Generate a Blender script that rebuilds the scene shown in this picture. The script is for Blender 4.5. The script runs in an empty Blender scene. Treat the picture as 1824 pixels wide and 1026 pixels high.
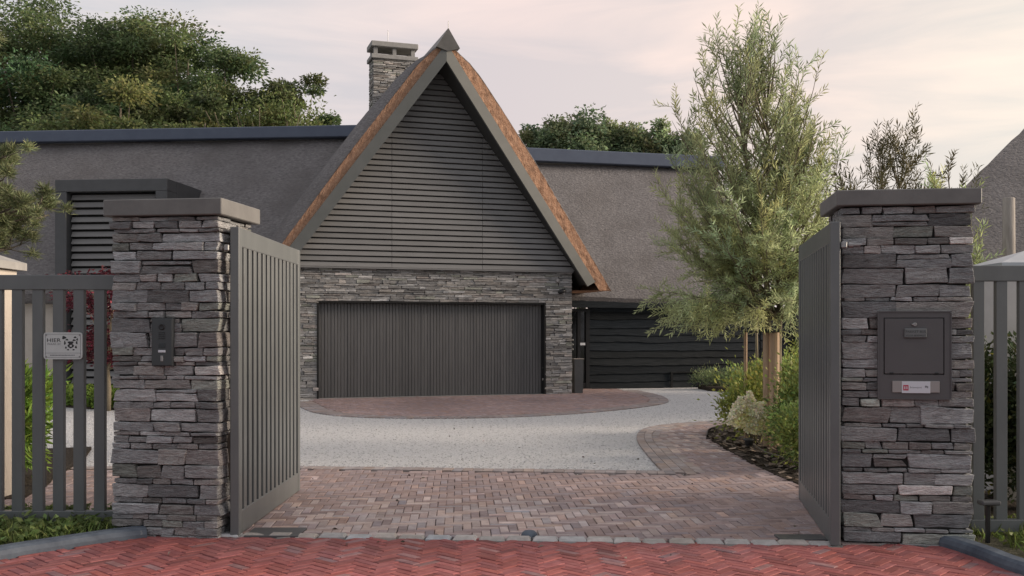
import bpy, math, random
import numpy as np
from mathutils import Vector, Matrix, noise

random.seed(7)
rng = np.random.default_rng(7)
scene = bpy.context.scene
COL = scene.collection
R = math.radians

# ------------------------------------------------------------------ camera
H = 1.45
F = 1800.0                     # focal length in pixels of the 1824 px wide photograph
CX, CY = 912.0, 592.0          # vanishing point of the view axis in the photograph
cam = bpy.data.cameras.new("camera")
camo = bpy.data.objects.new("camera", cam)
COL.objects.link(camo)
camo.location = (0, 0, H)
camo.rotation_euler = (R(90), 0, 0)
cam.sensor_width = 36
cam.lens = 36 * F / 1824
cam.shift_y = (CY - 513) / 1824
cam.clip_start = 0.05
cam.clip_end = 2000
scene.camera = camo

# ------------------------------------------------------------------ sky, sun, exposure
scene.view_settings.view_transform = 'Standard'
scene.view_settings.look = 'None'
scene.view_settings.gamma = 1
scene.view_settings.exposure = 0.15
SUN_AZ, SUN_EL = R(2), R(16)      # azimuth counter-clockwise from +X
SD = Vector((math.cos(SUN_EL) * math.cos(SUN_AZ), math.cos(SUN_EL) * math.sin(SUN_AZ), math.sin(SUN_EL)))

world = bpy.data.worlds.new("World")
scene.world = world
world.use_nodes = True


def build_world():
    nt = world.node_tree
    nt.nodes.clear()
    N = nt.nodes.new
    L = nt.links.new
    out = N('ShaderNodeOutputWorld')
    bg = N('ShaderNodeBackground')
    L(bg.outputs[0], out.inputs[0])
    tc = N('ShaderNodeTexCoord')
    sky = N('ShaderNodeTexSky')
    sky.sky_type = 'NISHITA'
    sky.sun_disc = False
    sky.sun_elevation = SUN_EL
    sky.sun_rotation = R(90) - SUN_AZ
    sky.dust_density = 2.0
    skys = N('ShaderNodeVectorMath'); skys.operation = 'SCALE'
    L(sky.outputs[0], skys.inputs[0]); skys.inputs['Scale'].default_value = 0.07
    # how far a direction points at the glow low in the east-north-east
    dot = N('ShaderNodeVectorMath'); dot.operation = 'DOT_PRODUCT'
    L(tc.outputs['Generated'], dot.inputs[0])
    g = Vector((math.cos(R(48)), math.sin(R(48)), 0.12)).normalized()
    dot.inputs[1].default_value = g
    ramp = N('ShaderNodeValToRGB')
    mr = N('ShaderNodeMapRange')
    L(dot.outputs['Value'], mr.inputs[0])
    mr.inputs[1].default_value = -1; mr.inputs[2].default_value = 1
    L(mr.outputs[0], ramp.inputs[0])
    cr = ramp.color_ramp
    cr.elements[0].position = 0.0; cr.elements[0].color = (0.62, 0.63, 0.68, 1)
    cr.elements[1].position = 1.0; cr.elements[1].color = (1.0, 0.92, 0.79, 1)
    for p, c in ((0.45, (0.70, 0.69, 0.72, 1)), (0.76, (0.72, 0.69, 0.70, 1)), (0.87, (0.83, 0.715, 0.695, 1)),
                 (0.95, (0.90, 0.775, 0.715, 1))):
        e = cr.elements.new(p); e.color = c
    # long cloud streaks
    mp = N('ShaderNodeMapping')
    L(tc.outputs['Generated'], mp.inputs[0])
    mp.inputs['Rotation'].default_value = (0, R(7), R(20))
    mp.inputs['Scale'].default_value = (1.7, 1.7, 12.0)
    nz = N('ShaderNodeTexNoise')
    nz.inputs['Scale'].default_value = 1.6
    nz.inputs['Detail'].default_value = 6
    nz.inputs['Roughness'].default_value = 0.55
    nz.inputs['Distortion'].default_value = 0.6
    L(mp.outputs[0], nz.inputs['Vector'])
    cl = N('ShaderNodeMapRange')
    L(nz.outputs[0], cl.inputs[0])
    cl.inputs[1].default_value = 0.38; cl.inputs[2].default_value = 0.63
    tint = N('ShaderNodeMix'); tint.data_type = 'RGBA'
    L(cl.outputs[0], tint.inputs[0])
    tint.inputs[6].default_value = (0.85, 0.885, 0.92, 1)
    tint.inputs[7].default_value = (1.10, 1.05, 1.02, 1)
    mul = N('ShaderNodeMix'); mul.data_type = 'RGBA'; mul.blend_type = 'MULTIPLY'
    mul.inputs[0].default_value = 1
    L(ramp.outputs[0], mul.inputs[6]); L(tint.outputs[2], mul.inputs[7])
    mix = N('ShaderNodeMix'); mix.data_type = 'RGBA'
    mix.inputs[0].default_value = 0.93
    L(skys.outputs[0], mix.inputs[6]); L(mul.outputs[2], mix.inputs[7])
    L(mix.outputs[2], bg.inputs[0])
    bg.inputs[1].default_value = 1.0


build_world()
sun = bpy.data.lights.new("sun", 'SUN')
sun.energy = 5.0
sun.angle = R(22)
sun.color = (1.0, 0.84, 0.68)
suno = bpy.data.objects.new("sun", sun)
COL.objects.link(suno)
suno.rotation_euler = SD.to_track_quat('Z', 'Y').to_euler()


# ------------------------------------------------------------------ helpers
def G(x, y):
    """photo pixel on level ground -> ground point"""
    d = H * F / (y - CY)
    return ((x - CX) / F * d, d)


def W(x, y, d):
    return Vector(((x - CX) / F * d, d, H + (CY - y) / F * d))


class MB:
    def __init__(self):
        self.v = []; self.f = []; self.c = []; self.m = []

    def add(self, vs, fs, c=(1, 1, 1), mi=0):
        b = len(self.v)
        self.v += [tuple(p) for p in vs]
        self.f += [tuple(i + b for i in q) for q in fs]
        self.c += [c] * len(vs)
        self.m += [mi] * len(fs)

    def box(self, a, b, c=(1, 1, 1), mi=0, M=None):
        x0, y0, z0 = a; x1, y1, z1 = b
        vs = [Vector(p) for p in ((x0, y0, z0), (x1, y0, z0), (x1, y1, z0), (x0, y1, z0), (x0, y0, z1), (x1, y0, z1), (x1, y1, z1), (x0, y1, z1))]
        if M: vs = [M @ p for p in vs]
        self.add(vs, [(0, 3, 2, 1), (4, 5, 6, 7), (0, 1, 5, 4), (1, 2, 6, 5), (2, 3, 7, 6), (3, 0, 4, 7)], c, mi)

    def bbox(self, a, b, r=0.006, c=(1, 1, 1), M=None):
        """box with chamfered edges"""
        lo = Vector(a); hi = Vector(b)
        ctr = (lo + hi) / 2; h = (hi - lo) / 2
        r = min(r, h.x * .9, h.y * .9, h.z * .9)
        vs = []; idx = {}
        for sx in (-1, 1):
            for sy in (-1, 1):
                for sz in (-1, 1):
                    for ax in range(3):
                        s = [sx, sy, sz]
                        p = [s[k] * (h[k] - (0 if k == ax else r)) for k in range(3)]
                        idx[(sx, sy, sz, ax)] = len(vs)
                        vs.append(Vector(p) + ctr)
        if M: vs = [M @ p for p in vs]
        fs = []
        for ax in range(3):
            o = [k for k in range(3) if k != ax]
            for s in (-1, 1):
                q = []
                for (p, t) in ((-1, -1), (1, -1), (1, 1), (-1, 1)):
                    k = [0, 0, 0]; k[ax] = s; k[o[0]] = p; k[o[1]] = t
                    q.append(idx[(k[0], k[1], k[2], ax)])
                flip = (s < 0) ^ (ax == 1)
                fs.append(tuple(reversed(q)) if flip else tuple(q))
        for ax in range(3):
            o = [k for k in range(3) if k != ax]
            for s0 in (-1, 1):
                for s1 in (-1, 1):
                    q = []
                    for (t, a2) in ((-1, o[0]), (1, o[0]), (1, o[1]), (-1, o[1])):
                        k = [0, 0, 0]; k[ax] = t; k[o[0]] = s0; k[o[1]] = s1
                        q.append(idx[(k[0], k[1], k[2], a2)])
                    fs.append(tuple(q))
        for sx in (-1, 1):
            for sy in (-1, 1):
                for sz in (-1, 1):
                    fs.append((idx[(sx, sy, sz, 0)], idx[(sx, sy, sz, 1)], idx[(sx, sy, sz, 2)]))
        self.add(vs, fs, c)

    def tube(self, pts, rad, n=8, c=(1, 1, 1), cap=True):
        pts = [Vector(p) for p in pts]
        rs = rad if isinstance(rad, (list, tuple)) else [rad] * len(pts)
        vs = []; fs = []
        up = Vector((0.13, 0.31, 0.94))
        for i, p in enumerate(pts):
            t = (pts[min(i + 1, len(pts) - 1)] - pts[max(i - 1, 0)])
            if t.length < 1e-9: t = Vector((0, 0, 1))
            t.normalize()
            a = t.cross(up)
            if a.length < 1e-3: a = t.cross(Vector((1, 0, 0)))
            a.normalize(); b = t.cross(a)
            for k in range(n):
                an = 2 * math.pi * k / n
                vs.append(p + (a * math.cos(an) + b * math.sin(an)) * rs[i])
        for i in range(len(pts) - 1):
            for k in range(n):
                k2 = (k + 1) % n
                fs.append((i * n + k, i * n + k2, (i + 1) * n + k2, (i + 1) * n + k))
        if cap:
            fs.append(tuple(range(n - 1, -1, -1)))
            fs.append(tuple((len(pts) - 1) * n + k for k in range(n)))
        self.add(vs, fs, c)

    def lathe(self, prof, n=20, ctr=(0, 0, 0), c=(1, 1, 1), M=None):
        vs = []; fs = []
        for (r, z) in prof:
            for k in range(n):
                a = 2 * math.pi * k / n
                p = Vector((r * math.cos(a), r * math.sin(a), z))
                if M: p = M @ p
                vs.append(p + Vector(ctr))
        for i in range(len(prof) - 1):
            for k in range(n):
                k2 = (k + 1) % n
                fs.append((i * n + k, i * n + k2, (i + 1) * n + k2, (i + 1) * n + k))
        fs.append(tuple(range(n - 1, -1, -1)))
        fs.append(tuple((len(prof) - 1) * n + k for k in range(n)))
        self.add(vs, fs, c)

    def poly(self, pts, z0, z1=None, c=(1, 1, 1)):
        """flat polygon sheet, or prism when z1 is given"""
        n = len(pts)
        if z1 is None:
            self.add([(p[0], p[1], z0) for p in pts], [tuple(range(n))], c)
        else:
            vs = [(p[0], p[1], z0) for p in pts] + [(p[0], p[1], z1) for p in pts]
            fs = [tuple(range(n - 1, -1, -1)), tuple(range(n, 2 * n))] + [(i, (i + 1) % n, n + (i + 1) % n, n + i) for i in range(n)]
            self.add(vs, fs, c)

    def grid(self, fn, nu, nv, c=(1, 1, 1), flip=False):
        vs = [fn(i / nu, j / nv) for i in range(nu + 1) for j in range(nv + 1)]
        fs = []
        for i in range(nu):
            for j in range(nv):
                q = (i * (nv + 1) + j, (i + 1) * (nv + 1) + j, (i + 1) * (nv + 1) + j + 1, i * (nv + 1) + j + 1)
                fs.append(q[::-1] if flip else q)
        self.add(vs, fs, c)

    def xf(self, M):
        self.v = [tuple(M @ Vector(p)) for p in self.v]
        return self

    def mesh(self, name, smooth=False):
        me = bpy.data.meshes.new(name)
        me.from_pydata(self.v, [], self.f)
        at = me.attributes.new("tint", 'FLOAT_COLOR', 'POINT')
        arr = np.ones((len(self.v), 4), dtype=np.float32)
        arr[:, :3] = np.array(self.c, dtype=np.float32).reshape(-1, 3)
        at.data.foreach_set("color", arr.ravel())
        me.polygons.foreach_set("material_index", self.m)
        if smooth:
            me.polygons.foreach_set("use_smooth", [True] * len(self.f))
        me.update()
        return me


def link(name, me, mats, parent=None):
    o = bpy.data.objects.new(name, me)
    COL.objects.link(o)
    if not isinstance(mats, (list, tuple)): mats = [mats]
    if len(me.materials) == 0:
        for m in mats: me.materials.append(m)
    if parent is not None: o.parent = parent
    return o


def part(name, mb, mats, parent=None, smooth=False, label=None):
    o = link(name, mb.mesh(name, smooth), mats, parent)
    if label: o['label'] = label
    return o


def tag(o, label=None, cat=None, group=None, kind=None):
    if label: o['label'] = label
    if cat: o['category'] = cat
    if group: o['group'] = group
    if kind: o['kind'] = kind
    return o


def thing(name, label, cat, loc=(0, 0, 0), rz=0.0, group=None):
    o = bpy.data.objects.new(name, None)
    COL.objects.link(o)
    o.empty_display_size = 0.2
    o.location = loc
    o.rotation_euler = (0, 0, rz)
    return tag(o, label, cat, group)


def struct(name, mb, mats, label=None, smooth=False):
    o = part(name, mb, mats, None, smooth)
    o['kind'] = 'structure'
    if label: o['label'] = label
    return o


def leaves(name, P, D, ln, wd, tint, mat, parent=None, curl=0.15):
    """rhombic leaf blades: base points P, directions D, lengths, widths (numpy)"""
    n = len(P)
    P = np.asarray(P, float); D = np.asarray(D, float)
    D = D / (np.linalg.norm(D, axis=1, keepdims=True) + 1e-9)
    rv = rng.normal(size=(n, 3))
    S = np.cross(D, rv); S /= (np.linalg.norm(S, axis=1, keepdims=True) + 1e-9)
    Nn = np.cross(S, D)
    ln = np.broadcast_to(np.asarray(ln, float), (n,))[:, None]
    wd = np.broadcast_to(np.asarray(wd, float), (n,))[:, None]
    V = np.empty((n, 4, 3))
    V[:, 0] = P
    V[:, 1] = P + D * ln * .45 + S * wd * .5 + Nn * ln * curl * .5
    V[:, 2] = P + D * ln - Nn * ln * curl * .3
    V[:, 3] = P + D * ln * .45 - S * wd * .5 + Nn * ln * curl * .5
    me = bpy.data.meshes.new(name)
    me.vertices.add(n * 4); me.vertices.foreach_set("co", V.astype(np.float32).ravel())
    tri = np.array([0, 1, 2, 0, 2, 3])
    loops = (np.arange(n)[:, None] * 4 + tri[None, :]).ravel().astype(np.int32)
    me.loops.add(len(loops)); me.loops.foreach_set("vertex_index", loops)
    me.polygons.add(n * 2)
    me.polygons.foreach_set("loop_start", (np.arange(n * 2) * 3).astype(np.int32))
    me.polygons.foreach_set("loop_total", np.full(n * 2, 3, np.int32))
    at = me.attributes.new("tint", 'FLOAT_COLOR', 'POINT')
    t = np.ones((n, 4, 4), np.float32)
    t[:, :, :3] = np.asarray(tint, np.float32)[:, None, :]
    at.data.foreach_set("color", t.ravel())
    me.update(calc_edges=True)
    return link(name, me, mat, parent)


def rdir(n):
    v = rng.normal(size=(n, 3))
    return v / np.linalg.norm(v, axis=1, keepdims=True)


# ------------------------------------------------------------------ materials
def PM(name, col, rough=.75, col2=None, ns=8, stretch=(1, 1, 1), contrast=(.35, .65), bump=0.0, bs=60, bstretch=(1, 1, 1),
       bdist=.01, attr=False, metal=0, spec=.4, namp=1.0, detail=5, speck=None):
    m = bpy.data.materials.new(name)
    m.use_nodes = True
    nt = m.node_tree
    N = nt.nodes.new; L = nt.links.new
    b = nt.nodes['Principled BSDF']
    b.inputs['Roughness'].default_value = rough
    b.inputs['Metallic'].default_value = metal
    b.inputs['Specular IOR Level'].default_value = spec
    tc = N('ShaderNodeTexCoord')
    src = None
    if col2 is not None:
        mp = N('ShaderNodeMapping'); mp.inputs['Scale'].default_value = stretch
        L(tc.outputs['Object'], mp.inputs[0])
        nz = N('ShaderNodeTexNoise'); nz.inputs['Scale'].default_value = ns; nz.inputs['Detail'].default_value = detail
        nz.inputs['Roughness'].default_value = .62
        L(mp.outputs[0], nz.inputs['Vector'])
        mr = N('ShaderNodeMapRange'); mr.inputs[1].default_value = contrast[0]; mr.inputs[2].default_value = contrast[1]
        L(nz.outputs[0], mr.inputs[0])
        mx = N('ShaderNodeMix'); mx.data_type = 'RGBA'
        L(mr.outputs[0], mx.inputs[0])
        mx.inputs[6].default_value = (*col, 1); mx.inputs[7].default_value = (*col2, 1)
        src = mx.outputs[2]
    if speck is not None:            # (scale, colour, threshold)
        n2 = N('ShaderNodeTexNoise'); n2.inputs['Scale'].default_value = speck[0]; n2.inputs['Detail'].default_value = 2
        L(tc.outputs['Object'], n2.inputs['Vector'])
        m2 = N('ShaderNodeMapRange'); m2.inputs[1].default_value = speck[2]; m2.inputs[2].default_value = speck[2] + (speck[3] if len(speck) > 3 else .12)
        L(n2.outputs[0], m2.inputs[0])
        x2 = N('ShaderNodeMix'); x2.data_type = 'RGBA'
        L(m2.outputs[0], x2.inputs[0])
        if src is None: x2.inputs[6].default_value = (*col, 1)
        else: L(src, x2.inputs[6])
        x2.inputs[7].default_value = (*speck[1], 1)
        src = x2.outputs[2]
    if attr:
        at = N('ShaderNodeAttribute'); at.attribute_name = 'tint'
        mu = N('ShaderNodeMix'); mu.data_type = 'RGBA'; mu.blend_type = 'MULTIPLY'; mu.inputs[0].default_value = 1
        if src is None: mu.inputs[6].default_value = (*col, 1)
        else: L(src, mu.inputs[6])
        L(at.outputs['Color'], mu.inputs[7])
        src = mu.outputs[2]
    if src is None: b.inputs['Base Color'].default_value = (*col, 1)
    else: L(src, b.inputs['Base Color'])
    if bump:
        mp = N('ShaderNodeMapping'); mp.inputs['Scale'].default_value = bstretch
        L(tc.outputs['Object'], mp.inputs[0])
        nz = N('ShaderNodeTexNoise'); nz.inputs['Scale'].default_value = bs; nz.inputs['Detail'].default_value = 6
        L(mp.outputs[0], nz.inputs['Vector'])
        bp = N('ShaderNodeBump'); bp.inputs['Strength'].default_value = bump; bp.inputs['Distance'].default_value = bdist
        L(nz.outputs[0], bp.inputs['Height'])
        L(bp.outputs[0], b.inputs['Normal'])
    return m


def leaf_mat(name, col, trans=.35, rough=.55):
    m = bpy.data.materials.new(name)
    m.use_nodes = True
    nt = m.node_tree; N = nt.nodes.new; L = nt.links.new
    b = nt.nodes['Principled BSDF']
    out = nt.nodes['Material Output']
    at = N('ShaderNodeAttribute'); at.attribute_name = 'tint'
    mu = N('ShaderNodeMix'); mu.data_type = 'RGBA'; mu.blend_type = 'MULTIPLY'; mu.inputs[0].default_value = 1
    mu.inputs[6].default_value = (*col, 1)
    L(at.outputs['Color'], mu.inputs[7])
    L(mu.outputs[2], b.inputs['Base Color'])
    b.inputs['Roughness'].default_value = rough
    b.inputs['Specular IOR Level'].default_value = .3
    tr = N('ShaderNodeBsdfTranslucent')
    L(mu.outputs[2], tr.inputs[0])
    ms = N('ShaderNodeMixShader'); ms.inputs[0].default_value = trans
    L(b.outputs[0], ms.inputs[1]); L(tr.outputs[0], ms.inputs[2])
    L(ms.outputs[0], out.inputs[0])
    return m


M = {}
M['paint'] = PM('gate_paint', (.110, .119, .120), rough=.34, col2=(.132, .142, .142), ns=5, stretch=(1, 1, .4), bump=.03, bs=300, bdist=.001)
M['paint_dark'] = PM('dark_paint', (.062, .064, .066), rough=.45, col2=(.072, .074, .077), ns=4)
M['stone'] = PM('ledgestone', (.20, .201, .203), rough=.88, col2=(.44, .437, .43), ns=11, stretch=(1, 1, 6), attr=True, bump=1.0, bs=34,
                bstretch=(1, 1, 5.5), bdist=.03, spec=.25, contrast=(.3, .7), detail=8)
M['house_stone'] = PM('house_ledgestone', (.19, .185, .178), rough=.9, col2=(.335, .325, .312), ns=8, stretch=(1, 1, 4), attr=True, bump=.5, bs=20,
                      bstretch=(1, 1, 4), bdist=.03, spec=.2)
M['mortar'] = PM('dark_joint', (.03, .029, .028), rough=.95)
M['cap'] = PM('cap_stone', (.125, .123, .118), rough=.6, col2=(.155, .152, .145), ns=6, bump=.08, bs=120, bdist=.003)
M['red_brick'] = PM('red_clinker', (.22, .064, .062), rough=.8, col2=(.28, .098, .093), ns=14, attr=True, bump=.3, bs=110, bdist=.004, spec=.3)
M['brown_brick'] = PM('brown_clinker', (.245, .183, .174), rough=.8, col2=(.32, .252, .24), ns=12, attr=True, bump=.3, bs=110, bdist=.004, spec=.3)
M['pale_brick'] = PM('pale_clinker', (.27, .225, .21), rough=.85, col2=(.37, .32, .30), ns=12, attr=True, bump=.3, bs=110, bdist=.004, spec=.3)
M['cobble'] = PM('pale_cobble', (.30, .29, .275), rough=.85, col2=(.42, .40, .385), ns=14, attr=True, bump=.4, bs=70, bdist=.006)
M['joint'] = PM('joint_sand', (.085, .07, .062), rough=.95, col2=(.13, .11, .10), ns=30)
M['gravel'] = PM('pale_gravel', (.46, .455, .448), rough=.95, col2=(.77, .762, .75), ns=34, bump=1, bs=60, bdist=.03, spec=.1, contrast=(.22, .78),
                 speck=(20, (.33, .32, .31), .61))
M['soil'] = PM('mulch_soil', (.03, .024, .019), rough=.95, col2=(.085, .07, .056), ns=30, bump=1, bs=45, bdist=.05, spec=.1)
M['chip'] = PM('bark_chip', (.14, .115, .095), rough=.9, attr=True)
M['ground'] = PM('grassy_ground', (.045, .055, .022), rough=.95, col2=(.075, .07, .04), ns=1.5, bump=.5, bs=20, bdist=.05)
M['verge'] = PM('verge_soil', (.06, .055, .03), rough=.95, col2=(.11, .10, .065), ns=14, bump=.8, bs=40, bdist=.03)
M['thatch'] = PM('weathered_thatch', (.118, .112, .112), rough=.97, col2=(.245, .232, .23), ns=17, stretch=(.7, .7, 2.0), bump=.6, bs=26, bstretch=(.7, .7, 2.0), bdist=.08, spec=.05,
                 contrast=(.3, .7), speck=(1.3, (.135, .126, .123), .42, .42))
M['reed'] = PM('cut_reed', (.29, .165, .105), rough=.95, col2=(.42, .26, .175), ns=18, bump=.8, bs=50, bdist=.03, spec=.05, contrast=(.35, .65),
               speck=(5, (.25, .15, .10), .6))
M['barge'] = PM('barge_paint', (.118, .122, .112), rough=.55, col2=(.135, .138, .128), ns=3)
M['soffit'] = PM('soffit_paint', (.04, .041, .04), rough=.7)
M['louvre'] = PM('louvre_paint', (.155, .153, .150), rough=.5, col2=(.175, .173, .170), ns=2, stretch=(1, 1, 4), attr=True)
M['black_void'] = PM('dark_backing', (.012, .012, .012), rough=.9)
M['garage_door'] = PM('garage_door_wood', (.098, .097, .096), rough=.38, col2=(.12, .118, .116), ns=2.5, stretch=(6, 6, .6), attr=True, spec=.5)
M['zinc'] = PM('zinc_cap', (.068, .085, .125), rough=.5, col2=(.08, .10, .142), ns=3)
M['lead'] = PM('lead_cap', (.085, .082, .078), rough=.5, metal=.2, col2=(.11, .106, .10), ns=6)
M['concrete'] = PM('chimney_slab', (.24, .235, .225), rough=.8, col2=(.30, .295, .28), ns=8)
M['black_board'] = PM('black_board', (.010, .0138, .017), rough=.65, col2=(.021, .026, .031), ns=6, stretch=(.5, .5, 7), attr=True, bump=.5, bs=10,
                      bstretch=(.4, .4, 8), bdist=.03, spec=.12)
M['black'] = PM('black_plastic', (.012, .012, .013), rough=.35)
M['glass_dark'] = PM('dark_glass', (.008, .009, .010), rough=.08, spec=.6)
M['plaster'] = PM('beige_plaster', (.43, .385, .33), rough=.9, col2=(.48, .435, .38), ns=5, bump=.15, bs=150, bdist=.003)
M['white_wall'] = PM('pale_wall', (.50, .48, .46), rough=.85, col2=(.56, .54, .52), ns=4)
M['steel'] = PM('steel', (.30, .30, .295), rough=.5, metal=.7)
M['sign'] = PM('silver_sign', (.47, .49, .48), rough=.45, metal=.15, col2=(.52, .54, .53), ns=8)
M['ink'] = PM('sign_ink', (.03, .032, .034), rough=.7)
M['grey_ink'] = PM('grey_ink', (.16, .17, .18), rough=.7)
M['red_ink'] = PM('red_ink', (.42, .035, .07), rough=.7)
M['white_paper'] = PM('white_paper', (.56, .58, .62), rough=.7)
M['plate'] = PM('grey_plate', (.30, .285, .275), rough=.5, metal=.3)
M['intercom'] = PM('intercom_metal', (.052, .058, .060), rough=.4, metal=.2)
M['kerb'] = PM('bluestone_kerb', (.055, .070, .094), rough=.65, col2=(.105, .128, .158), ns=7, bump=.25, bs=60, bdist=.005, speck=(22, (.17, .18, .19), .72))
M['bark'] = PM('bark', (.10, .085, .065), rough=.95, col2=(.18, .155, .12), ns=14, stretch=(1, 1, .3), bump=.8, bs=30, bstretch=(1, 1, .3), bdist=.02)
M['twig'] = PM('twig', (.13, .11, .075), rough=.9, col2=(.21, .18, .12), ns=8)
M['pale_twig'] = PM('pale_twig', (.24, .20, .14), rough=.9)
M['stake'] = PM('stake_timber', (.36, .25, .165), rough=.85, col2=(.46, .335, .235), ns=6, stretch=(4, 4, .4), bump=.3, bs=20, bstretch=(3, 3, .3), bdist=.01)
M['grey_timber'] = PM('weathered_timber', (.24, .215, .19), rough=.9, col2=(.34, .31, .28), ns=8, stretch=(4, 4, .4), bump=.5, bs=20, bstretch=(3, 3, .3))
M['rubber'] = PM('rubber', (.01, .01, .01), rough=.6)
M['leaf_dark'] = leaf_mat('locust_leaf', (.115, .16, .07), .4)
M['leaf_mid'] = leaf_mat('poplar_leaf', (.22, .27, .15), .45)  # far foliage, green lightened with distance haze put into the colour
M['leaf_willow'] = leaf_mat('willow_leaf', (.44, .50, .27), .5)
M['leaf_shrub'] = leaf_mat('shrub_leaf', (.26, .32, .10), .45)
M['leaf_hedge'] = leaf_mat('hedge_leaf', (.065, .085, .036), .3)
M['leaf_bright'] = leaf_mat('bright_leaf', (.17, .27, .06), .4)
M['leaf_red'] = leaf_mat('maple_leaf', (.085, .013, .022), .3)
M['needle'] = leaf_mat('pine_needle', (.17, .195, .095), .2)
M['grass'] = leaf_mat('grass_blade', (.15, .20, .065), .35)
M['petal'] = leaf_mat('white_petal', (.92, .91, .80), .5)
lamp = bpy.data.materials.new('small_lamp'); lamp.use_nodes = True
lamp.node_tree.nodes['Principled BSDF'].inputs['Emission Color'].default_value = (1, .95, .88, 1)
lamp.node_tree.nodes['Principled BSDF'].inputs['Emission Strength'].default_value = 1.2
M['lamp'] = lamp


# ------------------------------------------------------------------ ground and paving
def inside(p, poly):
    x, y = p; c = False; n = len(poly); j = n - 1
    for i in range(n):
        xi, yi = poly[i][0], poly[i][1]; xj, yj = poly[j][0], poly[j][1]
        if (yi > y) != (yj > y) and x < (xj - xi) * (y - yi) / (yj - yi) + xi: c = not c
        j = i
    return c


def brick(mb, cx, cy, ang, l, w, z, c, depth=.03, bev=.004, gap=.004):
    a = l / 2 - gap / 2; b = w / 2 - gap / 2
    z = z + random.gauss(0, .0012)
    tx = random.gauss(0, .006); ty = random.gauss(0, .008)
    ca, sa = math.cos(ang), math.sin(ang)
    def P(x, y, dz): return (cx + x * ca - y * sa, cy + x * sa + y * ca, z + dz + tx * x + ty * y)
    vs = [P(-a, -b, -depth), P(a, -b, -depth), P(a, b, -depth), P(-a, b, -depth),
          P(-a, -b, -bev), P(a, -b, -bev), P(a, b, -bev), P(-a, b, -bev),
          P(-a + bev, -b + bev, 0), P(a - bev, -b + bev, 0), P(a - bev, b - bev, 0), P(-a + bev, b - bev, 0)]
    fs = [(8, 9, 10, 11)]
    for k in range(4):
        k2 = (k + 1) % 4
        fs += [(k, k2, 4 + k2, 4 + k), (4 + k, 4 + k2, 8 + k2, 8 + k)]
    mb.add(vs, fs, c)


def herringbone(mb, poly, w, n, ang, z, colour, org=(0, 0)):
    xs = [p[0] for p in poly]; ys = [p[1] for p in poly]
    ca, sa = math.cos(ang), math.sin(ang)
    cxm, cym = (min(xs) + max(xs)) / 2, (min(ys) + max(ys)) / 2
    rad = math.hypot(max(xs) - min(xs), max(ys) - min(ys)) / 2
    k = int(rad / w) + 2 * n + 2
    # pattern centre in pattern coordinates
    def emit(a, b, vert):
        lx, ly = a * w, b * w
        x = cxm + lx * ca - ly * sa; y = cym + lx * sa + ly * ca
        if inside((x, y), poly):
            brick(mb, x + random.gauss(0, .0012), y + random.gauss(0, .0012), ang + (math.pi / 2 if vert else 0) + random.gauss(0, .006), n * w, w, z, colour(x, y))
    for r in range(-k, k):
        m0 = (-k - r) // (2 * n)
        for m in range(m0, m0 + k // n + 3):
            a = r + 2 * n * m
            if -k <= a <= k: emit(a + n / 2, r + .5, False)
    for cc in range(-k, k):
        for m in range(-k // n - 2, k // n + 3):
            y0 = cc - 2 * n + 1 + 2 * n * m
            if -k <= y0 <= k: emit(cc + .5, y0 + n / 2, True)


def resample(pts, step):
    out = [Vector(pts[0][:2])]; acc = 0.0
    for a, b in zip(pts[:-1], pts[1:]):
        a = Vector(a[:2]); b = Vector(b[:2]); L = (b - a).length; t = step - acc
        while t <= L:
            out.append(a.lerp(b, t / L)); t += step
        acc = (acc + L) % step
    return out


def smooth_line(pts, it=3):
    pts = [Vector(p[:2]) for p in pts]
    for _ in range(it):
        q = [pts[0]]
        for a, b in zip(pts[:-1], pts[1:]):
            q += [a.lerp(b, .25), a.lerp(b, .75)]
        q.append(pts[-1]); pts = q
    return pts


def course(mb, line, rows, along, across, z, colour, side=1):
    """rows of bricks following a line; side = +1 stacks rows to the left of it"""
    for r in range(rows):
        pts = resample(line, along)
        for i in range(len(pts) - 1):
            a, b = pts[i], pts[i + 1]; t = (b - a)
            L = t.length; t.normalize(); nrm = Vector((-t.y, t.x)) * side
            c = (a + b) / 2 + nrm * (across * (r + .5)) + t * (along * .5 * (r % 2))
            brick(mb, c.x, c.y, math.atan2(t.y, t.x), along, across, z, colour(c.x, c.y))


def tv(base, s):
    k = math.exp(random.gauss(0, s)); h = random.gauss(0, .04)
    return (base[0] * k * (1 + h), base[1] * k, base[2] * k * (1 - h))


mb = MB(); mb.poly([(-400, -60), (400, -60), (400, 700), (-400, 700)], 0)
struct('ground', mb, M['ground'])

# road of red herringbone clinkers
DL = Vector(G(200, 966)); DR = Vector(G(1740, 981))
kerbL = [G(-420, 1110), G(-120, 1034), G(0, 1004), G(120, 985), G(200, 972), G(262, 965)]
kerbR = [G(1672, 980), G(1700, 988), G(1745, 1004), G(1790, 1024), (3.10, 5.55), (3.2, 5.0)]
kLs = [tuple(p) for p in smooth_line(kerbL, 3)]; kRs = [tuple(p) for p in smooth_line(kerbR, 3)]
road_poly = [(-6.5, 2.2), (6.5, 2.2)] + [(p[0] + .05, p[1]) for p in reversed(kRs)] + [G(1640, 979), G(1300, 976), G(940, 971), G(600, 966), G(440, 962)] + \
            [(p[0], p[1] + .05) for p in reversed(kLs)]
mb = MB(); mb.poly([(-14, -10), (14, -10), (14, 5.6), (3.25, 5.6)] + [(p[0] + .06, p[1] + .03) for p in reversed(kRs)] + [G(1640, 976), G(940, 968), G(440, 959)] + [(p[0], p[1] + .06) for p in reversed(kLs)] + [(-14, 4.4)], .006)
struct('road_bed', mb, M['joint'])


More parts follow.
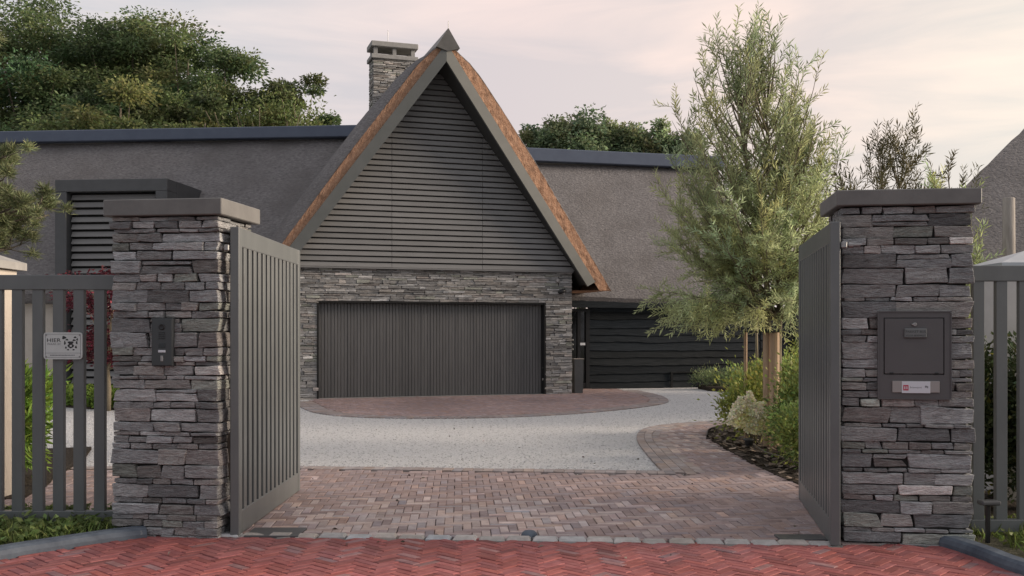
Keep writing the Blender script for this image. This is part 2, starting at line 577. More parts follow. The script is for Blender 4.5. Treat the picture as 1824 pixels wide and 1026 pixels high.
def red_col(x, y):
    w = noise.noise(Vector((x * .9, y * 1.3, 8)))
    st_ = 1 + .32 * noise.noise(Vector((x * .45, y * 1.1, 21))) - (.28 if random.random() < .04 else 0)
    c = tv((st_, st_ * (1 + .25 * max(0, w)), st_ * (1 + .28 * max(0, w))), .13)
    if random.random() < .07 + .12 * max(0, w): c = tv((.9, 1.5, 1.6), .1)
    return c


mb = MB()
herringbone(mb, road_poly, .060, 3, R(47), .030, red_col)
struct('road', mb, M['red_brick'])

# pale cobble row between road and drive
mb = MB()
cl = smooth_line([G(380, 963.5), G(520, 965), G(900, 970.5), G(1300, 977), G(1530, 981)], 2)
for p, q in zip(resample(cl, .185)[:-1], resample(cl, .185)[1:]):
    t = q - p; a = math.atan2(t.y, t.x); c = (p + q) / 2
    brick(mb, c.x, c.y + .055, a + random.gauss(0, .03), .178 + random.gauss(0, .012), .115 + random.gauss(0, .008), .044 + random.gauss(0, .003), tv((1, 1, 1), .10), depth=.05, bev=.016, gap=.006)
struct('cobble_border', mb, M['cobble'])

# drive: brown clinkers between the gates, with the path that bends round the bed
outer = [(1186, 849), (1158, 820), (1132, 787), (1136, 771), (1158, 762), (1224, 755), (1303, 750), (1420, 747)]
inner = [(1250, 851), (1206, 815), (1165, 787), (1168, 772), (1188, 764), (1247, 757.5), (1303, 754), (1420, 751)]
bed_edge = [(1560, 930), (1432, 871), (1383, 853), (1303, 811), (1259, 783), (1261, 774), (1280, 768), (1313, 762.5), (1420, 758)]
outer_w = smooth_line([G(*p) for p in outer]); inner_w = smooth_line([G(*p) for p in inner])
bed_w = smooth_line([G(*p) for p in bed_edge], 2)
drive_poly = [tuple(p) for p in [Vector(G(300, 957)), Vector(G(1000, 966)), Vector(G(1560, 976)), Vector((3.2, 7.2))]] + \
             [tuple(p) for p in bed_w] + [tuple(p) for p in reversed(inner_w)] + [G(1120, 850), G(537, 841), G(100, 842), (-6.6, 10.5), (-6.4, 7.4), (-3.2, 7.2)]
mb = MB(); mb.poly([(-7.0, 6.9), (3.4, 6.6), (3.4, 7.4)] + [tuple(p) for p in bed_w] + [tuple(p) for p in reversed(outer_w)] + [G(1120, 848), G(537, 839), G(100, 840), (-7.0, 10.65)], .010)
struct('drive_bed', mb, M['joint'])


def brown_col(x, y):
    c = tv((1, 1, 1), .10)
    # paler bricks in a patch inside the gateway and one on the path
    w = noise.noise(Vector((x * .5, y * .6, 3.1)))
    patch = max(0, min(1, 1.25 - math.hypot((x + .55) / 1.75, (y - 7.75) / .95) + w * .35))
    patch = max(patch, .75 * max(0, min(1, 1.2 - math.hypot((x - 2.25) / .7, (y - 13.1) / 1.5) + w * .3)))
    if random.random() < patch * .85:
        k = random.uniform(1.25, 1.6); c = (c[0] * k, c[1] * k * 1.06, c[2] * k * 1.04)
    elif random.random() < .06:
        k = random.uniform(1.2, 1.45); c = tuple(t * k for t in c)
    return c


mb = MB()
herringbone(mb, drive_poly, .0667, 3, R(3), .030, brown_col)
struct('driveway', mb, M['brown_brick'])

# pale brick bands
mb = MB()
course(mb, [p for p in outer_w], 4, .205, .105, .031, lambda x, y: tv((1, 1, 1), .12), side=-1)
course(mb, [Vector(G(1190, 848.5)), Vector(G(537, 839.5)), Vector(G(90, 840))], 1, .105, .2, .031, lambda x, y: tv((1, 1, 1), .12), side=-1)
struct('brick_edging', mb, M['pale_brick'])

# gravel court
mb = MB(); mb.poly([(-20, 10.2), (2.9, 10.0), (10, 13.0), (12, 36), (-20, 36)], .004)
struct('gravel_court', mb, M['gravel'])
n = 30000
gx = rng.uniform(-8, 5.5, n); gd = 10.2 + rng.uniform(0, 1, n) ** 1.5 * 12
P = []
for x, y in zip(gx, gd):
    P.append((x, y, .004))
P = np.array(P)
ov = np.array([[0, 0, .6], [1, 0, .1], [-.5, .87, .1], [-.5, -.87, .1]])
sz = rng.uniform(.008, .017, n)[:, None, None]; an = rng.uniform(0, 6.28, n)
V = np.repeat(ov[None], n, 0)
V = np.stack([V[:, :, 0] * np.cos(an)[:, None] - V[:, :, 1] * np.sin(an)[:, None], V[:, :, 0] * np.sin(an)[:, None] + V[:, :, 1] * np.cos(an)[:, None], V[:, :, 2]], 2) * sz + P[:, None, :]
gm = bpy.data.meshes.new('loose_gravel')
gm.from_pydata(V.reshape(-1, 3).tolist(), [], [(4 * i + a, 4 * i + b, 4 * i + c) for i in range(n) for a, b, c in ((0, 1, 2), (0, 2, 3), (0, 3, 1))])
at = gm.attributes.new('tint', 'FLOAT_COLOR', 'POINT')
tt = np.ones((n, 4, 4), np.float32); tt[:, :, :3] = (np.exp(rng.normal(0, .2, n))[:, None, None] * np.array([1, .99, .97])[None, None])
at.data.foreach_set('color', tt.ravel())
M['pebble'] = PM('pebble', (.46, .46, .46), rough=.9, attr=True)
tag(link('loose_gravel', gm, M['pebble']), 'loose pale gravel stones strewn over the forecourt', 'gravel', kind='stuff')

# apron of brown clinkers in front of the garage
ap_in = [(556, 716), (575, 727), (599, 736), (666, 742.5), (798, 743.5), (931, 740.5), (1060, 731), (1135, 722), (1161, 716), (1150, 706), (1107, 696.5)]
ap_w = smooth_line([G(*p) for p in ap_in])
ap_poly = [tuple(p) for p in ap_w] + [G(1100, 694), G(1030, 694), G(970, 703), G(566, 711)]
mb = MB(); mb.poly(ap_poly, .012)
struct('apron_bed', mb, M['joint'])


def apron_col(x, y):
    w = noise.noise(Vector((x * .8, y * .8, 1.7)))
    k = 1.12 + .22 * w
    c = tv((k * 1.02, k * .97, k * .95), .10)
    return c


mb = MB(); herringbone(mb, ap_poly, .0667, 3, R(18), .022, apron_col)
struct('apron', mb, M['brown_brick'])
mb = MB()
course(mb, ap_w, 2, .105, .2, .022, lambda x, y: tv((.92, .92, .93), .10), side=-1)
struct('apron_edging', mb, M['pale_brick'])

# planting beds
bed_poly = [tuple(p) for p in bed_w] + [(7.5, 16.6), (7.5, 7.6), (3.3, 7.35)]


def bed(name, poly, h=.05, nch=900):
    mb = MB(); mb.poly(poly, .002, h - .012)
    o = struct(name, mb, M['soil'])
    return o


bed('planting_bed', bed_poly)
mb = MB()
for _ in range(2600):
    x = random.uniform(1.8, 4.5); y = random.uniform(8.5, 15.5)
    if not inside((x, y), bed_poly): continue
    a = random.uniform(0, 6.3); l = random.uniform(.02, .06); w = random.uniform(.01, .025)
    z = .042 + random.uniform(0, .02)
    t = Vector((math.cos(a), math.sin(a), random.uniform(-.4, .4))) * l; s = Vector((-math.sin(a), math.cos(a), random.uniform(-.4, .4))) * w
    p = Vector((x, y, z))
    mb.add([p - t - s, p + t - s * .6, p + t * .8 + s, p - t * .7 + s], [(0, 1, 2, 3)], tv((1, .95, .9), .45))
o = part('bark_mulch', mb, M['chip'])
tag(o, 'loose brown bark mulch strewn over the planting bed by the right gate', 'mulch', kind='stuff')
# steel edging strip of the bed
mb = MB()
le = smooth_line([G(*p) for p in [(1259, 786), (1259, 783), (1261, 774), (1280, 768), (1313, 762.5), (1420, 758)]], 2)
for a, b in zip(le[:-1], le[1:]):
    t = (b - a).normalized(); nn = Vector((-t.y, t.x)) * .006
    mb.add([(a.x - nn.x, a.y - nn.y, 0), (b.x - nn.x, b.y - nn.y, 0), (b.x - nn.x, b.y - nn.y, .085), (a.x - nn.x, a.y - nn.y, .085),
            (a.x + nn.x, a.y + nn.y, 0), (b.x + nn.x, b.y + nn.y, 0), (b.x + nn.x, b.y + nn.y, .085), (a.x + nn.x, a.y + nn.y, .085)],
           [(0, 1, 2, 3), (7, 6, 5, 4), (3, 2, 6, 7)])
o = part('bed_edging', mb, M['black'])
tag(o, 'thin dark edging strip curving round the tip of the planting bed', 'edging')
# left beds
bedL_poly = [G(96, 858), G(88, 868), G(40, 896), (-7.5, 8.7), (-7.5, 11.5), (-5.2, 12.5), (-4.7, 11)]
bed('side_bed', bedL_poly)
bedM_poly = [tuple(p) for p in smooth_line([G(95, 722), G(120, 727), G(200, 732), G(330, 730), G(380, 712)], 2)] + [(-5.6, 21.4), (-9.5, 21.6), G(98, 715)]
bed('maple_bed', bedM_poly)
bedR_poly = [G(1243, 692.5), G(1262, 697), G(1330, 700.5), G(1430, 702), (7.8, 26.5), (5.0, 26.0)]
bed('back_bed', bedR_poly, .12)
# verges outside the fences
vl = [(p[0], p[1] + .09) for p in kLs] + [ (-2.5, 7.4), (-2.9, 7.9), (-9, 8.6), (-9, 4.6)]
mb = MB(); mb.poly(vl, .004, .05)
struct('left_verge', mb, M['verge'])
vr = [(p[0] + .08, p[1] + .05) for p in kRs] + [ (9, 5), (9, 7.4), (3.0, 7.3)]
mb = MB(); mb.poly(list(reversed(vr)), .004, .05)
struct('right_verge', mb, M['verge'])


def kerb(line, label, out):
    line = smooth_line(line, 3)
    mb = MB()
    prof = [(0, 0), (0.0, .05), (.012, .078), (.035, .092), (.10, .095), (.125, .085), (.13, 0)]
    vs = []; fs = []
    m = len(prof)
    for i, p in enumerate(line):
        t = (line[min(i + 1, len(line) - 1)] - line[max(i - 1, 0)]).normalized()
        n = Vector((-t.y, t.x)) * out
        for (a, z) in prof:
            vs.append((p.x + n.x * a, p.y + n.y * a, z + .004))
    for i in range(len(line) - 1):
        for k in range(m - 1):
            fs.append((i * m + k, (i + 1) * m + k, (i + 1) * m + k + 1, i * m + k + 1))
    fs.append(tuple(range(m))); fs.append(tuple((len(line) - 1) * m + k for k in range(m)))
    mb.add(vs, fs)
    o = part('kerbstone', mb, M['kerb'], smooth=False)
    tag(o, label, 'kerb')


kerb(kerbL, 'blue-grey rounded kerb bordering the weedy verge beside the intercom pillar', 1)
kerb(kerbR, 'blue-grey rounded kerb curving away from the foot of the parcel box pillar', 1)


# ------------------------------------------------------------------ stone work
def nz3(p, f, s):
    q = Vector(p) * f
    return Vector((noise.noise(q + Vector((s, 0, 0))), noise.noise(q + Vector((0, s + 9.1, 0))), noise.noise(q + Vector((0, 0, s + 17.7)))))


def stone(mb, lo, hi, step, r, amp, c, seed, taper=.0, faces='xXyYzZ'):
    """irregular rounded block between two corners (local frame)"""
    lo = Vector(lo); hi = Vector(hi); size = hi - lo; ctr = (lo + hi) / 2
    h = size / 2
    r = min(r, h.x * .8, h.y * .8, h.z * .8)
    def ticks(k):
        L = size[k]
        n = max(1, int(round((L - 2 * r) / step[k])))
        return [-h[k]] + [-h[k] + r + (L - 2 * r) * i / n for i in range(n + 1)] + [h[k]]
    T = [ticks(k) for k in range(3)]
    j = [(random.gauss(0, taper), random.gauss(0, taper)) for _ in range(4)]
    cache = {}
    vs = []; fs = []
    def pt(x, y, z):
        key = (round(x, 5), round(y, 5), round(z, 5))
        if key in cache: return cache[key]
        p = Vector((x, y, z))
        q = Vector((max(-h.x + r, min(h.x - r, x)), max(-h.y + r, min(h.y - r, y)), max(-h.z + r, min(h.z - r, z))))
        d = p - q
        if d.length > 1e-9: p = q + d.normalized() * min(r, d.length)
        a = p.x / size.x + .5; b = p.z / size.z + .5
        # skewed ends and tapering beds
        dx = ((1 - b) * ((1 - a) * j[0][0] + a * j[1][0]) + b * ((1 - a) * j[2][0] + a * j[3][0]))
        dz = ((1 - a) * ((1 - b) * j[0][1] + b * j[2][1]) + a * ((1 - b) * j[1][1] + b * j[3][1]))
        p = p + Vector((dx, 0, dz * .55)) + ctr
        n1 = nz3(p, 9, seed); n2 = nz3((p.x * 12, p.y * 12, p.z * 45), 1, seed + 5)
        p = p + Vector((n1.x * amp * .55 + n2.x * amp * .25, n1.y * amp + n2.y * amp * .5, n1.z * amp * .35))
        cache[key] = len(vs); vs.append(p)
        return cache[key]
    def face(k, s):
        o = [i for i in range(3) if i != k]
        A, B = T[o[0]], T[o[1]]
        for a in range(len(A) - 1):
            for b in range(len(B) - 1):
                q = []
                for (i, l) in ((a, b), (a + 1, b), (a + 1, b + 1), (a, b + 1)):
                    v = [0, 0, 0]; v[k] = s * h[k]; v[o[0]] = A[i]; v[o[1]] = B[l]
                    q.append(pt(*v))
                flip = (s < 0) ^ (k == 1)
                fs.append(tuple(reversed(q)) if flip else tuple(q))
    for k, (a, b) in enumerate(('xX', 'yY', 'zZ')):
        if a in faces: face(k, -1)
        if b in faces: face(k, 1)
    mb.add(vs, fs, c)


def stone_col():
    k = math.exp(random.gauss(.02, .27))
    r = random.random()
    if r < .18: t = (1.04, 1.0, .96)
    elif r < .24: t = (1.06, .99, .96)
    elif r < .30: t = (.98, 1.03, .94)
    elif r < .6: t = (.98, 1.0, 1.02)
    else: t = (1, 1, 1)
    return tuple(k * x for x in t)


def widths(total, wmin, wmax):
    out = []; x = 0
    while x < total - 1e-6:
        w = random.uniform(wmin, wmax)
        if total - x - w < wmin * .75: w = total - x
        if w > wmax * 1.25: w = w / 2
        out.append((x, x + w)); x += w
    return out


def row_heights(total, choices):
    out = []; z = 0
    while z < total - 1e-6:
        h = random.choice(choices)
        if total - z - h < min(choices) * .8: h = total - z
        out.append((z, z + h)); z += h
    return out


def lay_row(mb, axis, a0, a1, z0, z1, face, depth, outward, wr, step, amp, split=.25, r=.012, g=.004):
    """stones along one face. axis 'x' or 'y' runs along the wall, face = coordinate of the wall plane, outward = sign"""
    segs = widths(a1 - a0, *wr)
    for (s, e) in segs:
        subs = [(z0, z1)]
        if z1 - z0 > .075 and random.random() < split:
            m = z0 + (z1 - z0) * random.uniform(.35, .65); subs = [(z0, m), (m, z1)]
        for (b, t) in subs:
            pr = random.gauss(0, .009)
            f0 = face + outward * pr; f1 = face - outward * depth
            lo_, hi_ = min(f0, f1), max(f0, f1)
            if axis == 'x':
                stone(mb, (a0 + s + g, lo_, b + g * .8), (a0 + e - g, hi_, t - g * .8), step, r, amp, stone_col(), random.uniform(0, 90), taper=min(.012, (t - b) * .1),
                      faces='xXzZ' + ('y' if outward < 0 else 'Y'))
            else:
                stone(mb, (lo_, a0 + s + g, b + g * .8), (hi_, a0 + e - g, t - g * .8), step, r, amp, stone_col(), random.uniform(0, 90), taper=0.004,
                      faces='yYzZ' + ('x' if outward < 0 else 'X'))


def pillar(name, label, loc, rz, w, d, h, cap_t, over, base_z=-.03):
    """ledgestone gate pillar; local origin = front left corner at ground"""
    t = thing(name, label, 'gate pillar', loc, rz)
    mb = MB()
    ch = [.03, .04, .05, .058, .066, .075, .085, .095, .11]
    st = (.03, .03, .022)
    last = None
    for (z0, z1) in row_heights(h - base_z, ch):
        z0 += base_z; z1 += base_z
        big = z1 - z0
        wr = (.11, .22) if big < .06 else (.16, .40)
        jl = random.gauss(0, .008); jr = random.gauss(0, .008)
        dl = random.uniform(.12, .26); dr = random.uniform(.12, .26)
        # front, with the two end stones turning the corner
        segs = widths(w, *wr)
        for i, (s, e) in enumerate(segs):
            subs = [(z0, z1)]
            if 0 < i < len(segs) - 1 and big > .08 and random.random() < .3:
                m = z0 + big * random.uniform(.35, .65); subs = [(z0, m), (m, z1)]
            for (b, tt) in subs:
                dep = dl if i == 0 else (dr if i == len(segs) - 1 else .13)
                x0 = s + (.003 if i else jl * .6); x1 = e - (.003 if i < len(segs) - 1 else jr * .6)
                stone(mb, (x0, random.gauss(0, .007), b + .003), (x1, dep, tt - .003), st, .006, .013, stone_col(), random.uniform(0, 90), taper=min(.009, big * .09), faces='xXyzZ')
        for sgn, face, dep in ((-1, 0, dl), (1, w, dr)):
            lay_row(mb, 'y', dep + .004, d - .10, z0, z1, face, .12, sgn, (.09, .26), st, .011, r=.007)
        lay_row(mb, 'x', 0, w, z0, z1, d, .095, 1, wr, (.06, .06, .05), .009)
    sh = part('ledgestone_shaft', mb, M['stone'], t)
    core = MB(); core.box((.035, .035, base_z), (w - .035, d - .035, h - .002))
    part('joint_core', core, M['mortar'], sh)
    cp = MB()
    cp.bbox((-over, -over, h + .004), (w + over, d + over, h + .004 + cap_t), .006)
    part('cap_stone', cp, M['cap'], t)
    return t


# left pillar
PLW, PLD, PLH = .80, .60, 2.285
aL = R(-8)
PL = pillar('gate_pillar', 'grey ledgestone gate pillar carrying the black intercom', (W(200, 592, 7.08).x, 7.08, -.03), aL, PLW - .02, PLD, PLH, .115, .045)
PRW, PRD, PRH = .835, .60, 2.315
aR = R(-8)
pr_r = Vector((W(1733, 592, 6.70).x, 6.70))
prl = (pr_r.x - PRW * math.cos(aR), pr_r.y - PRW * math.sin(aR))
PR = pillar('gate_pillar', 'grey ledgestone gate pillar with the built-in parcel box', (prl[0], prl[1], -.02), aR, PRW, PRD, PRH, .105, .045)


def local_on(root_loc, ang, px, py, yoff=0.0):
    """photo pixel -> (x, z) in the front plane of a rotated pillar"""
    k = (px - CX) / F
    ca, sa = math.cos(ang), math.sin(ang)
    # root + t*(ca,sa): X = k*Y
    t = (k * root_loc[1] - root_loc[0]) / (ca - k * sa)
    Y = root_loc[1] + t * sa
    return t, H + (CY - py) / F * Y - root_loc[2], Y


# ------------------------------------------------------------------ lettering
def text_mb(s, size, bold=0.0):
    cu = bpy.data.curves.new('lettering', 'FONT')
    cu.body = s; cu.size = size; cu.extrude = .0006; cu.offset = bold
    cu.resolution_u = 3
    ob = bpy.data.objects.new('lettering', cu)
    COL.objects.link(ob)
    dg = bpy.context.evaluated_depsgraph_get(); dg.update()
    me = ob.evaluated_get(dg).to_mesh()
    mb = MB()
    mb.add([v.co.copy() for v in me.vertices], [tuple(p.vertices) for p in me.polygons])
    ob.evaluated_get(dg).to_mesh_clear()
    bpy.data.objects.remove(ob); bpy.data.curves.remove(cu)
    return mb


def place_text(s, width, x, y, z, bold=0.0, height=None):
    """lettering standing in the xz plane, facing -y, left edge x, baseline z"""
    mb = text_mb(s, 1.0, bold)
    xs = [v[0] for v in mb.v]; zs = [v[1] for v in mb.v]
    k = width / (max(xs) - min(xs)); kh = k if height is None else height / (max(zs) - min(zs))
    mb.v = [(x + (v[0] - min(xs)) * k, y - v[2] * k * .2, z + (v[1] - min(zs)) * kh) for v in mb.v]
    return mb


# intercom on left pillar
il = PL.location
x0, z1, _ = local_on(il, aL, 274, 567); x1, z0, _ = local_on(il, aL, 312, 652)
ic = thing('intercom', 'slim dark door intercom with camera eye on the left pillar', 'intercom', (il.x, il.y, il.z), aL)
cxm = (x0 + x1) / 2; iw = x1 - x0; ih = z1 - z0
mb = MB(); mb.bbox((x0, -.034, z0), (x1, .03, z1), .004); part('housing', mb, M['intercom'], ic)
mb = MB(); mb.bbox((x0 + .006, -.038, z0 + .006), (x1 - .006, -.0335, z1 - .006), .002); part('face_plate', mb, M['intercom'], ic)
RX = Matrix.Rotation(R(90), 4, 'X')
mb = MB(); mb.lathe([(.022, 0), (.022, .004), (.017, .006), (.012, .003), (.001, .005)], 24, (cxm, -.0385, z1 - ih * .18), M=RX); part('camera_lens', mb, M['black'], ic, True)
mb = MB()
for i in range(5):
    for j in range(4):
        mb.box((cxm - .024 + i * .0105, -.0405, z1 - ih * .31 - j * .0135), (cxm - .018 + i * .0105, -.0375, z1 - ih * .31 - j * .0135 + .0055))
part('speaker_grille', mb, M['black'], ic)
mb = MB(); mb.box((cxm - .024, -.0400, z1 - ih * .62), (cxm + .024, -.0375, z1 - ih * .52)); part('sensor_window', mb, M['glass_dark'], ic)
mb = MB(); mb.bbox((cxm - .027, -.0410, z1 - ih * .715), (cxm + .027, -.0375, z1 - ih * .665), .002); part('name_plate', mb, M['white_paper'], ic)
mb = MB(); mb.bbox((cxm - .010, -.0425, z1 - ih * .90), (cxm + .010, -.0375, z1 - ih * .78), .003); part('bell_button', mb, M['steel'], ic)

# gate sensor bracket on the inner side of the left pillar
ws = W(396, 805, 7.35)
sb = thing('gate_photocell', 'slim brown gate sensor housing set in the inner side of the intercom pillar', 'sensor', (il.x, il.y, il.z), aL)
mb = MB(); mb.bbox((PLW - .03, .16, .43), (PLW + .016, .21, .78), .006); part('housing', mb, M['bark'], sb)
mb = MB(); mb.bbox((PLW + .014, .17, .50), (PLW + .02, .20, .56), .003); part('lens', mb, M['black'], sb)

# parcel box in right pillar
il = PR.location
bx = thing('parcel_box', 'dark grey built-in parcel box with locked flap and letter slot', 'parcel box', (il.x, il.y, il.z), aR)
x0, z1, _ = local_on(il, aR, 1563, 556); x1, z0, _ = local_on(il, aR, 1691, 710)
bxw = x1 - x0; bxh = z1 - z0
mb = MB()
f0 = -.030
fx0 = x0 + bxw * .072; fx1 = x1 - bxw * .085; fz1 = z1 - bxh * .065; fz0 = z1 - bxh * .725
mb.box((x0, f0, z0), (fx0, .1, z1)); mb.box((fx1, f0, z0), (x1, .1, z1))
mb.box((fx0, f0, fz1), (fx1, .1, z1)); mb.box((fx0, f0, z0), (fx1, .1, fz0))
mb.box((fx0, f0 + .03, fz0), (fx1, .1, fz1))
for (a, b) in (((x0 - .006, f0 - .006, z0 - .006), (x1 + .006, f0 + .004, z0 + .002)), ((x0 - .006, f0 - .006, z1 - .002), (x1 + .006, f0 + .004, z1 + .006)),
               ((x0 - .006, f0 - .006, z0 + .003), (x0 + .002, f0 + .004, z1 - .003)), ((x1 - .002, f0 - .006, z0 + .003), (x1 + .006, f0 + .004, z1 - .003))):
    mb.box(a, b)
M['box_paint'] = PM('box_paint', (.082, .080, .082), rough=.45, col2=(.09, .088, .09), ns=5)
frame_o = part('box_frame', mb, M['box_paint'], bx)
mb = MB(); mb.bbox((fx0 + .006, f0 - .003, fz0 + .006), (fx1 - .006, f0 + .02, fz1 - .006), .003); flap = part('flap_door', mb, M['box_paint'], bx)
for q in (fx0 + .05, fx1 - .05):
    mb = MB(); mb.bbox((q - .013, f0 - .009, fz0 + .003), (q + .013, f0 + .004, fz0 + .016), .003)
    part('hinge', mb, M['black'], flap)
lx, lz, _ = local_on(il, aR, 1627, 578)
mb = MB(); mb.lathe([(.013, 0), (.013, .008), (.010, .011), (.004, .011), (.004, .007)], 20, (lx, f0 - .003, lz), M=RX)
mb.bbox((lx - .022, f0 - .013, lz - .006), (lx - .004, f0 - .004, lz + .006), .003)
part('lock', mb, M['steel'], flap, False)
px0, pz1, _ = local_on(il, aR, 1608, 585); px1, pz0, _ = local_on(il, aR, 1648, 602)
mb = MB(); mb.bbox((px0, f0 - .02, pz0), (px1, f0 - .003, pz1), .006); hp = part('name_handle', mb, M['paint'], flap)
t = place_text('PAKKET BUS', (px1 - px0) * .88, px0 + (px1 - px0) * .06, f0 - .0205, pz0 + .034, .004, .016)
t2 = place_text('VOOR BRIEFPOST', (px1 - px0) * .88, px0 + (px1 - px0) * .06, f0 - .0205, pz0 + .010, .004, .012)
t.add(t2.v, t2.f); part('lettering', t, M['ink'], flap)
sx0, sz1, _ = local_on(il, aR, 1587, 678); sx1, sz0, _ = local_on(il, aR, 1671, 699)
mb = MB(); mb.bbox((sx0, f0 - .010, sz0), (sx1, f0 + .006, sz1), .002); sl = part('letter_slot', mb, M['plate'], bx)
sw = sx1 - sx0
kx0 = sx0 + sw * .2; kx1 = sx0 + sw * .8
mb = MB(); mb.bbox((kx0, f0 - .0125, sz0 - .004), (kx1, f0 - .0095, sz1 - .003), .001); part('sticker', mb, M['white_paper'], sl)
mb = MB()
mb.box((kx0 + .009, f0 - .0135, sz0 + .042), (kx0 + .042, f0 - .0122, sz0 + .050)); mb.box((kx0 + .009, f0 - .0135, sz0 + .014), (kx0 + .042, f0 - .0122, sz0 + .022))
for q in range(3): mb.box((kx0 + .009 + q * .0135, f0 - .0135, sz0 + .022), (kx0 + .015 + q * .0135, f0 - .0122, sz0 + .042))
part('red_emblem', mb, M['red_ink'], sl)
t = place_text('Brievenpost', .075, kx0 + .052, f0 - .0128, sz0 + .026, .004); part('sticker_text', t, M['grey_ink'], sl)
mb = MB(); mb.lathe([(.007, 0), (.007, .001)], 12, (kx1 - .028, f0 - .0128, sz0 + .040), M=RX); mb.box((kx1 - .02, f0 - .0135, sz0 + .030), (kx1 - .014, f0 - .0122, sz0 + .044)); part('small_mark', mb, M['grey_ink'], sl)


# ------------------------------------------------------------------ gates and fences
def gate(label, loc, ang, L, nb, z0=.035, z1=2.185, face=1):
    t = thing('driveway_gate', label, 'gate', loc, ang)
    th = .032
    mb = MB()
    mb.bbox((0, -th, z0), (.085, th, z1), .005)
    mb.bbox((L - .085, -th, z0), (L, th, z1), .005)
    mb.bbox((.0855, -th + .002, z0 + .001), (L - .0855, th - .002, z0 + .165), .005)
    mb.bbox((.0855, -th + .002, z1 - .135), (L - .0855, th - .002, z1 - .001), .005)
    part('gate_frame', mb, M['paint'], t)
    inner_l = L - .17
    pitch = inner_l / (nb + .45)
    for i in range(nb):
        xa = .085 + pitch * (i + .72)
        mb = MB(); mb.bbox((xa - .038, -.028, z0 + .163), (xa + .038, .028, z1 - .133), .004)
        part('bar', mb, M['paint'], t)
    return t


LG = gate('open gate leaf of grey vertical bars hung on the intercom pillar', (-1.93, 7.03, 0), R(90), 2.03, 13)
RG = gate('open gate leaf of grey vertical bars hung on the parcel box pillar', (2.145, 6.70, 0), math.atan2(1.89, .325), 1.93, 13)


def hinge(root, sgn, z):
    mb = MB()
    mb.tube([(.02, sgn * .035, z), (.02, sgn * .16, z)], .011, 10)
    mb.bbox((-.012, sgn * .055 - .018, z - .022), (.052, sgn * .055 + .018, z + .022), .006)
    mb.tube([(.02, sgn * .085, z), (.02, sgn * .115, z)], .022, 12)
    part('hinge', mb, M['steel'], root)


hinge(LG, 1, 2.04); hinge(RG, -1, 2.03)
for g, s in ((LG, -1), (RG, 1)):
    mb = MB(); mb.bbox((-.03, -.05, -.01), (.10, .05, .030), .004); mb.tube([(.04, 0, .0), (.04, 0, .05)], .03, 14); part('floor_pivot', mb, M['steel'], g)

# motor lids and centre stop
gm = MB()
gm.bbox((-1.86, 7.00, .02), (-1.48, 7.30, .041), .003)
o = part('gate_motor_lid', gm, M['paint_dark']); tag(o, 'dark steel floor lid at the foot of the left gate leaf', 'floor lid')
gm = MB(); gm.bbox((1.83, 6.88, .02), (2.16, 7.06, .041), .003)
o = part('gate_motor_lid', gm, M['paint_dark']); tag(o, 'dark steel floor lid at the foot of the right gate leaf', 'floor lid')
p = G(943, 963)
mb = MB(); mb.lathe([(.058, 0), (.058, .015), (.051, .032), (.035, .045), (.015, .05), (.001, .051)], 24, (p[0], p[1] + .02, .02))
mb.bbox((p[0] - .02, p[1] - .05, .02), (p[0] + .02, p[1] - .03, .04), .004)
o = part('gate_stop', mb, M['kerb'], smooth=True); tag(o, 'small blue-grey domed gate stop in the middle of the entrance', 'gate stop')


def fence(label, loc, ang, length, pitch, first, z0, z1, n, lean=0):
    t = thing('bar_fence', label, 'fence', loc, ang)
    mb = MB(); mb.bbox((0, -.03, z1 - .108), (length, .03, z1), .004); part('top_rail', mb, M['paint'], t)
    mb = MB(); mb.bbox((0, -.03, z0), (length, .03, z0 + .085), .004); part('bottom_rail', mb, M['paint'], t)
    for i in range(n):
        x = first + pitch * i
        mb = MB(); mb.bbox((x - .039, -.022, z0 + .083), (x + .039, .022, z1 - .106), .003); part('bar', mb, M['paint'], t)
    return t


dF = 7.32
xr = W(207, 592, dF).x
FL = fence('low grey bar fence with the dog warning sign left of the pillars', (xr - 3.6, dF, 0), 0, 3.6, .1485, .07, .075, 1.865, 24)
# right fence
dF2 = 6.98
xl = W(1726, 592, dF2).x
pit = 41.0 / F * dF2
b0 = W(1741, 592, dF2).x
FR = fence('low grey bar fence right of the parcel box pillar', (xl, dF2, 0), 0, 3.2, pit, b0 - xl, .075, 1.91, 19)

# warning sign on the fence
a = W(77, 640, dF - .045); b = W(146, 592, dF - .045)
sg = thing('warning_sign', 'small silver dog warning sign fixed to the bar fence', 'sign', (a.x, dF - .034, a.z), 0)
sw, sh = b.x - a.x, b.z - a.z


def rrect(w, h, r, n=6):
    pts = []
    for (cx_, cy_, a0) in ((w - r, h - r, 0), (r, h - r, 90), (r, r, 180), (w - r, r, 270)):
        for i in range(n + 1):
            an = R(a0 + 90 * i / n); pts.append((cx_ + r * math.cos(an), cy_ + r * math.sin(an)))
    return pts


def plate(mb, pts, y0, y1, off=(0, 0)):
    n = len(pts)
    vs = [(p[0] + off[0], y0, p[1] + off[1]) for p in pts] + [(p[0] + off[0], y1, p[1] + off[1]) for p in pts]
    mb.add(vs, [tuple(range(n)), tuple(range(2 * n - 1, n - 1, -1))] + [(i, n + i, n + (i + 1) % n, (i + 1) % n) for i in range(n)])


mb = MB(); plate(mb, rrect(sw, sh, .022), -.006, .010); part('sign_plate', mb, M['sign'], sg)
mb = MB()
lw = .0022


def sline(mb, x0, z0, x1, z1): mb.box((x0, -.0072, z0), (x1, -.0055, z1))


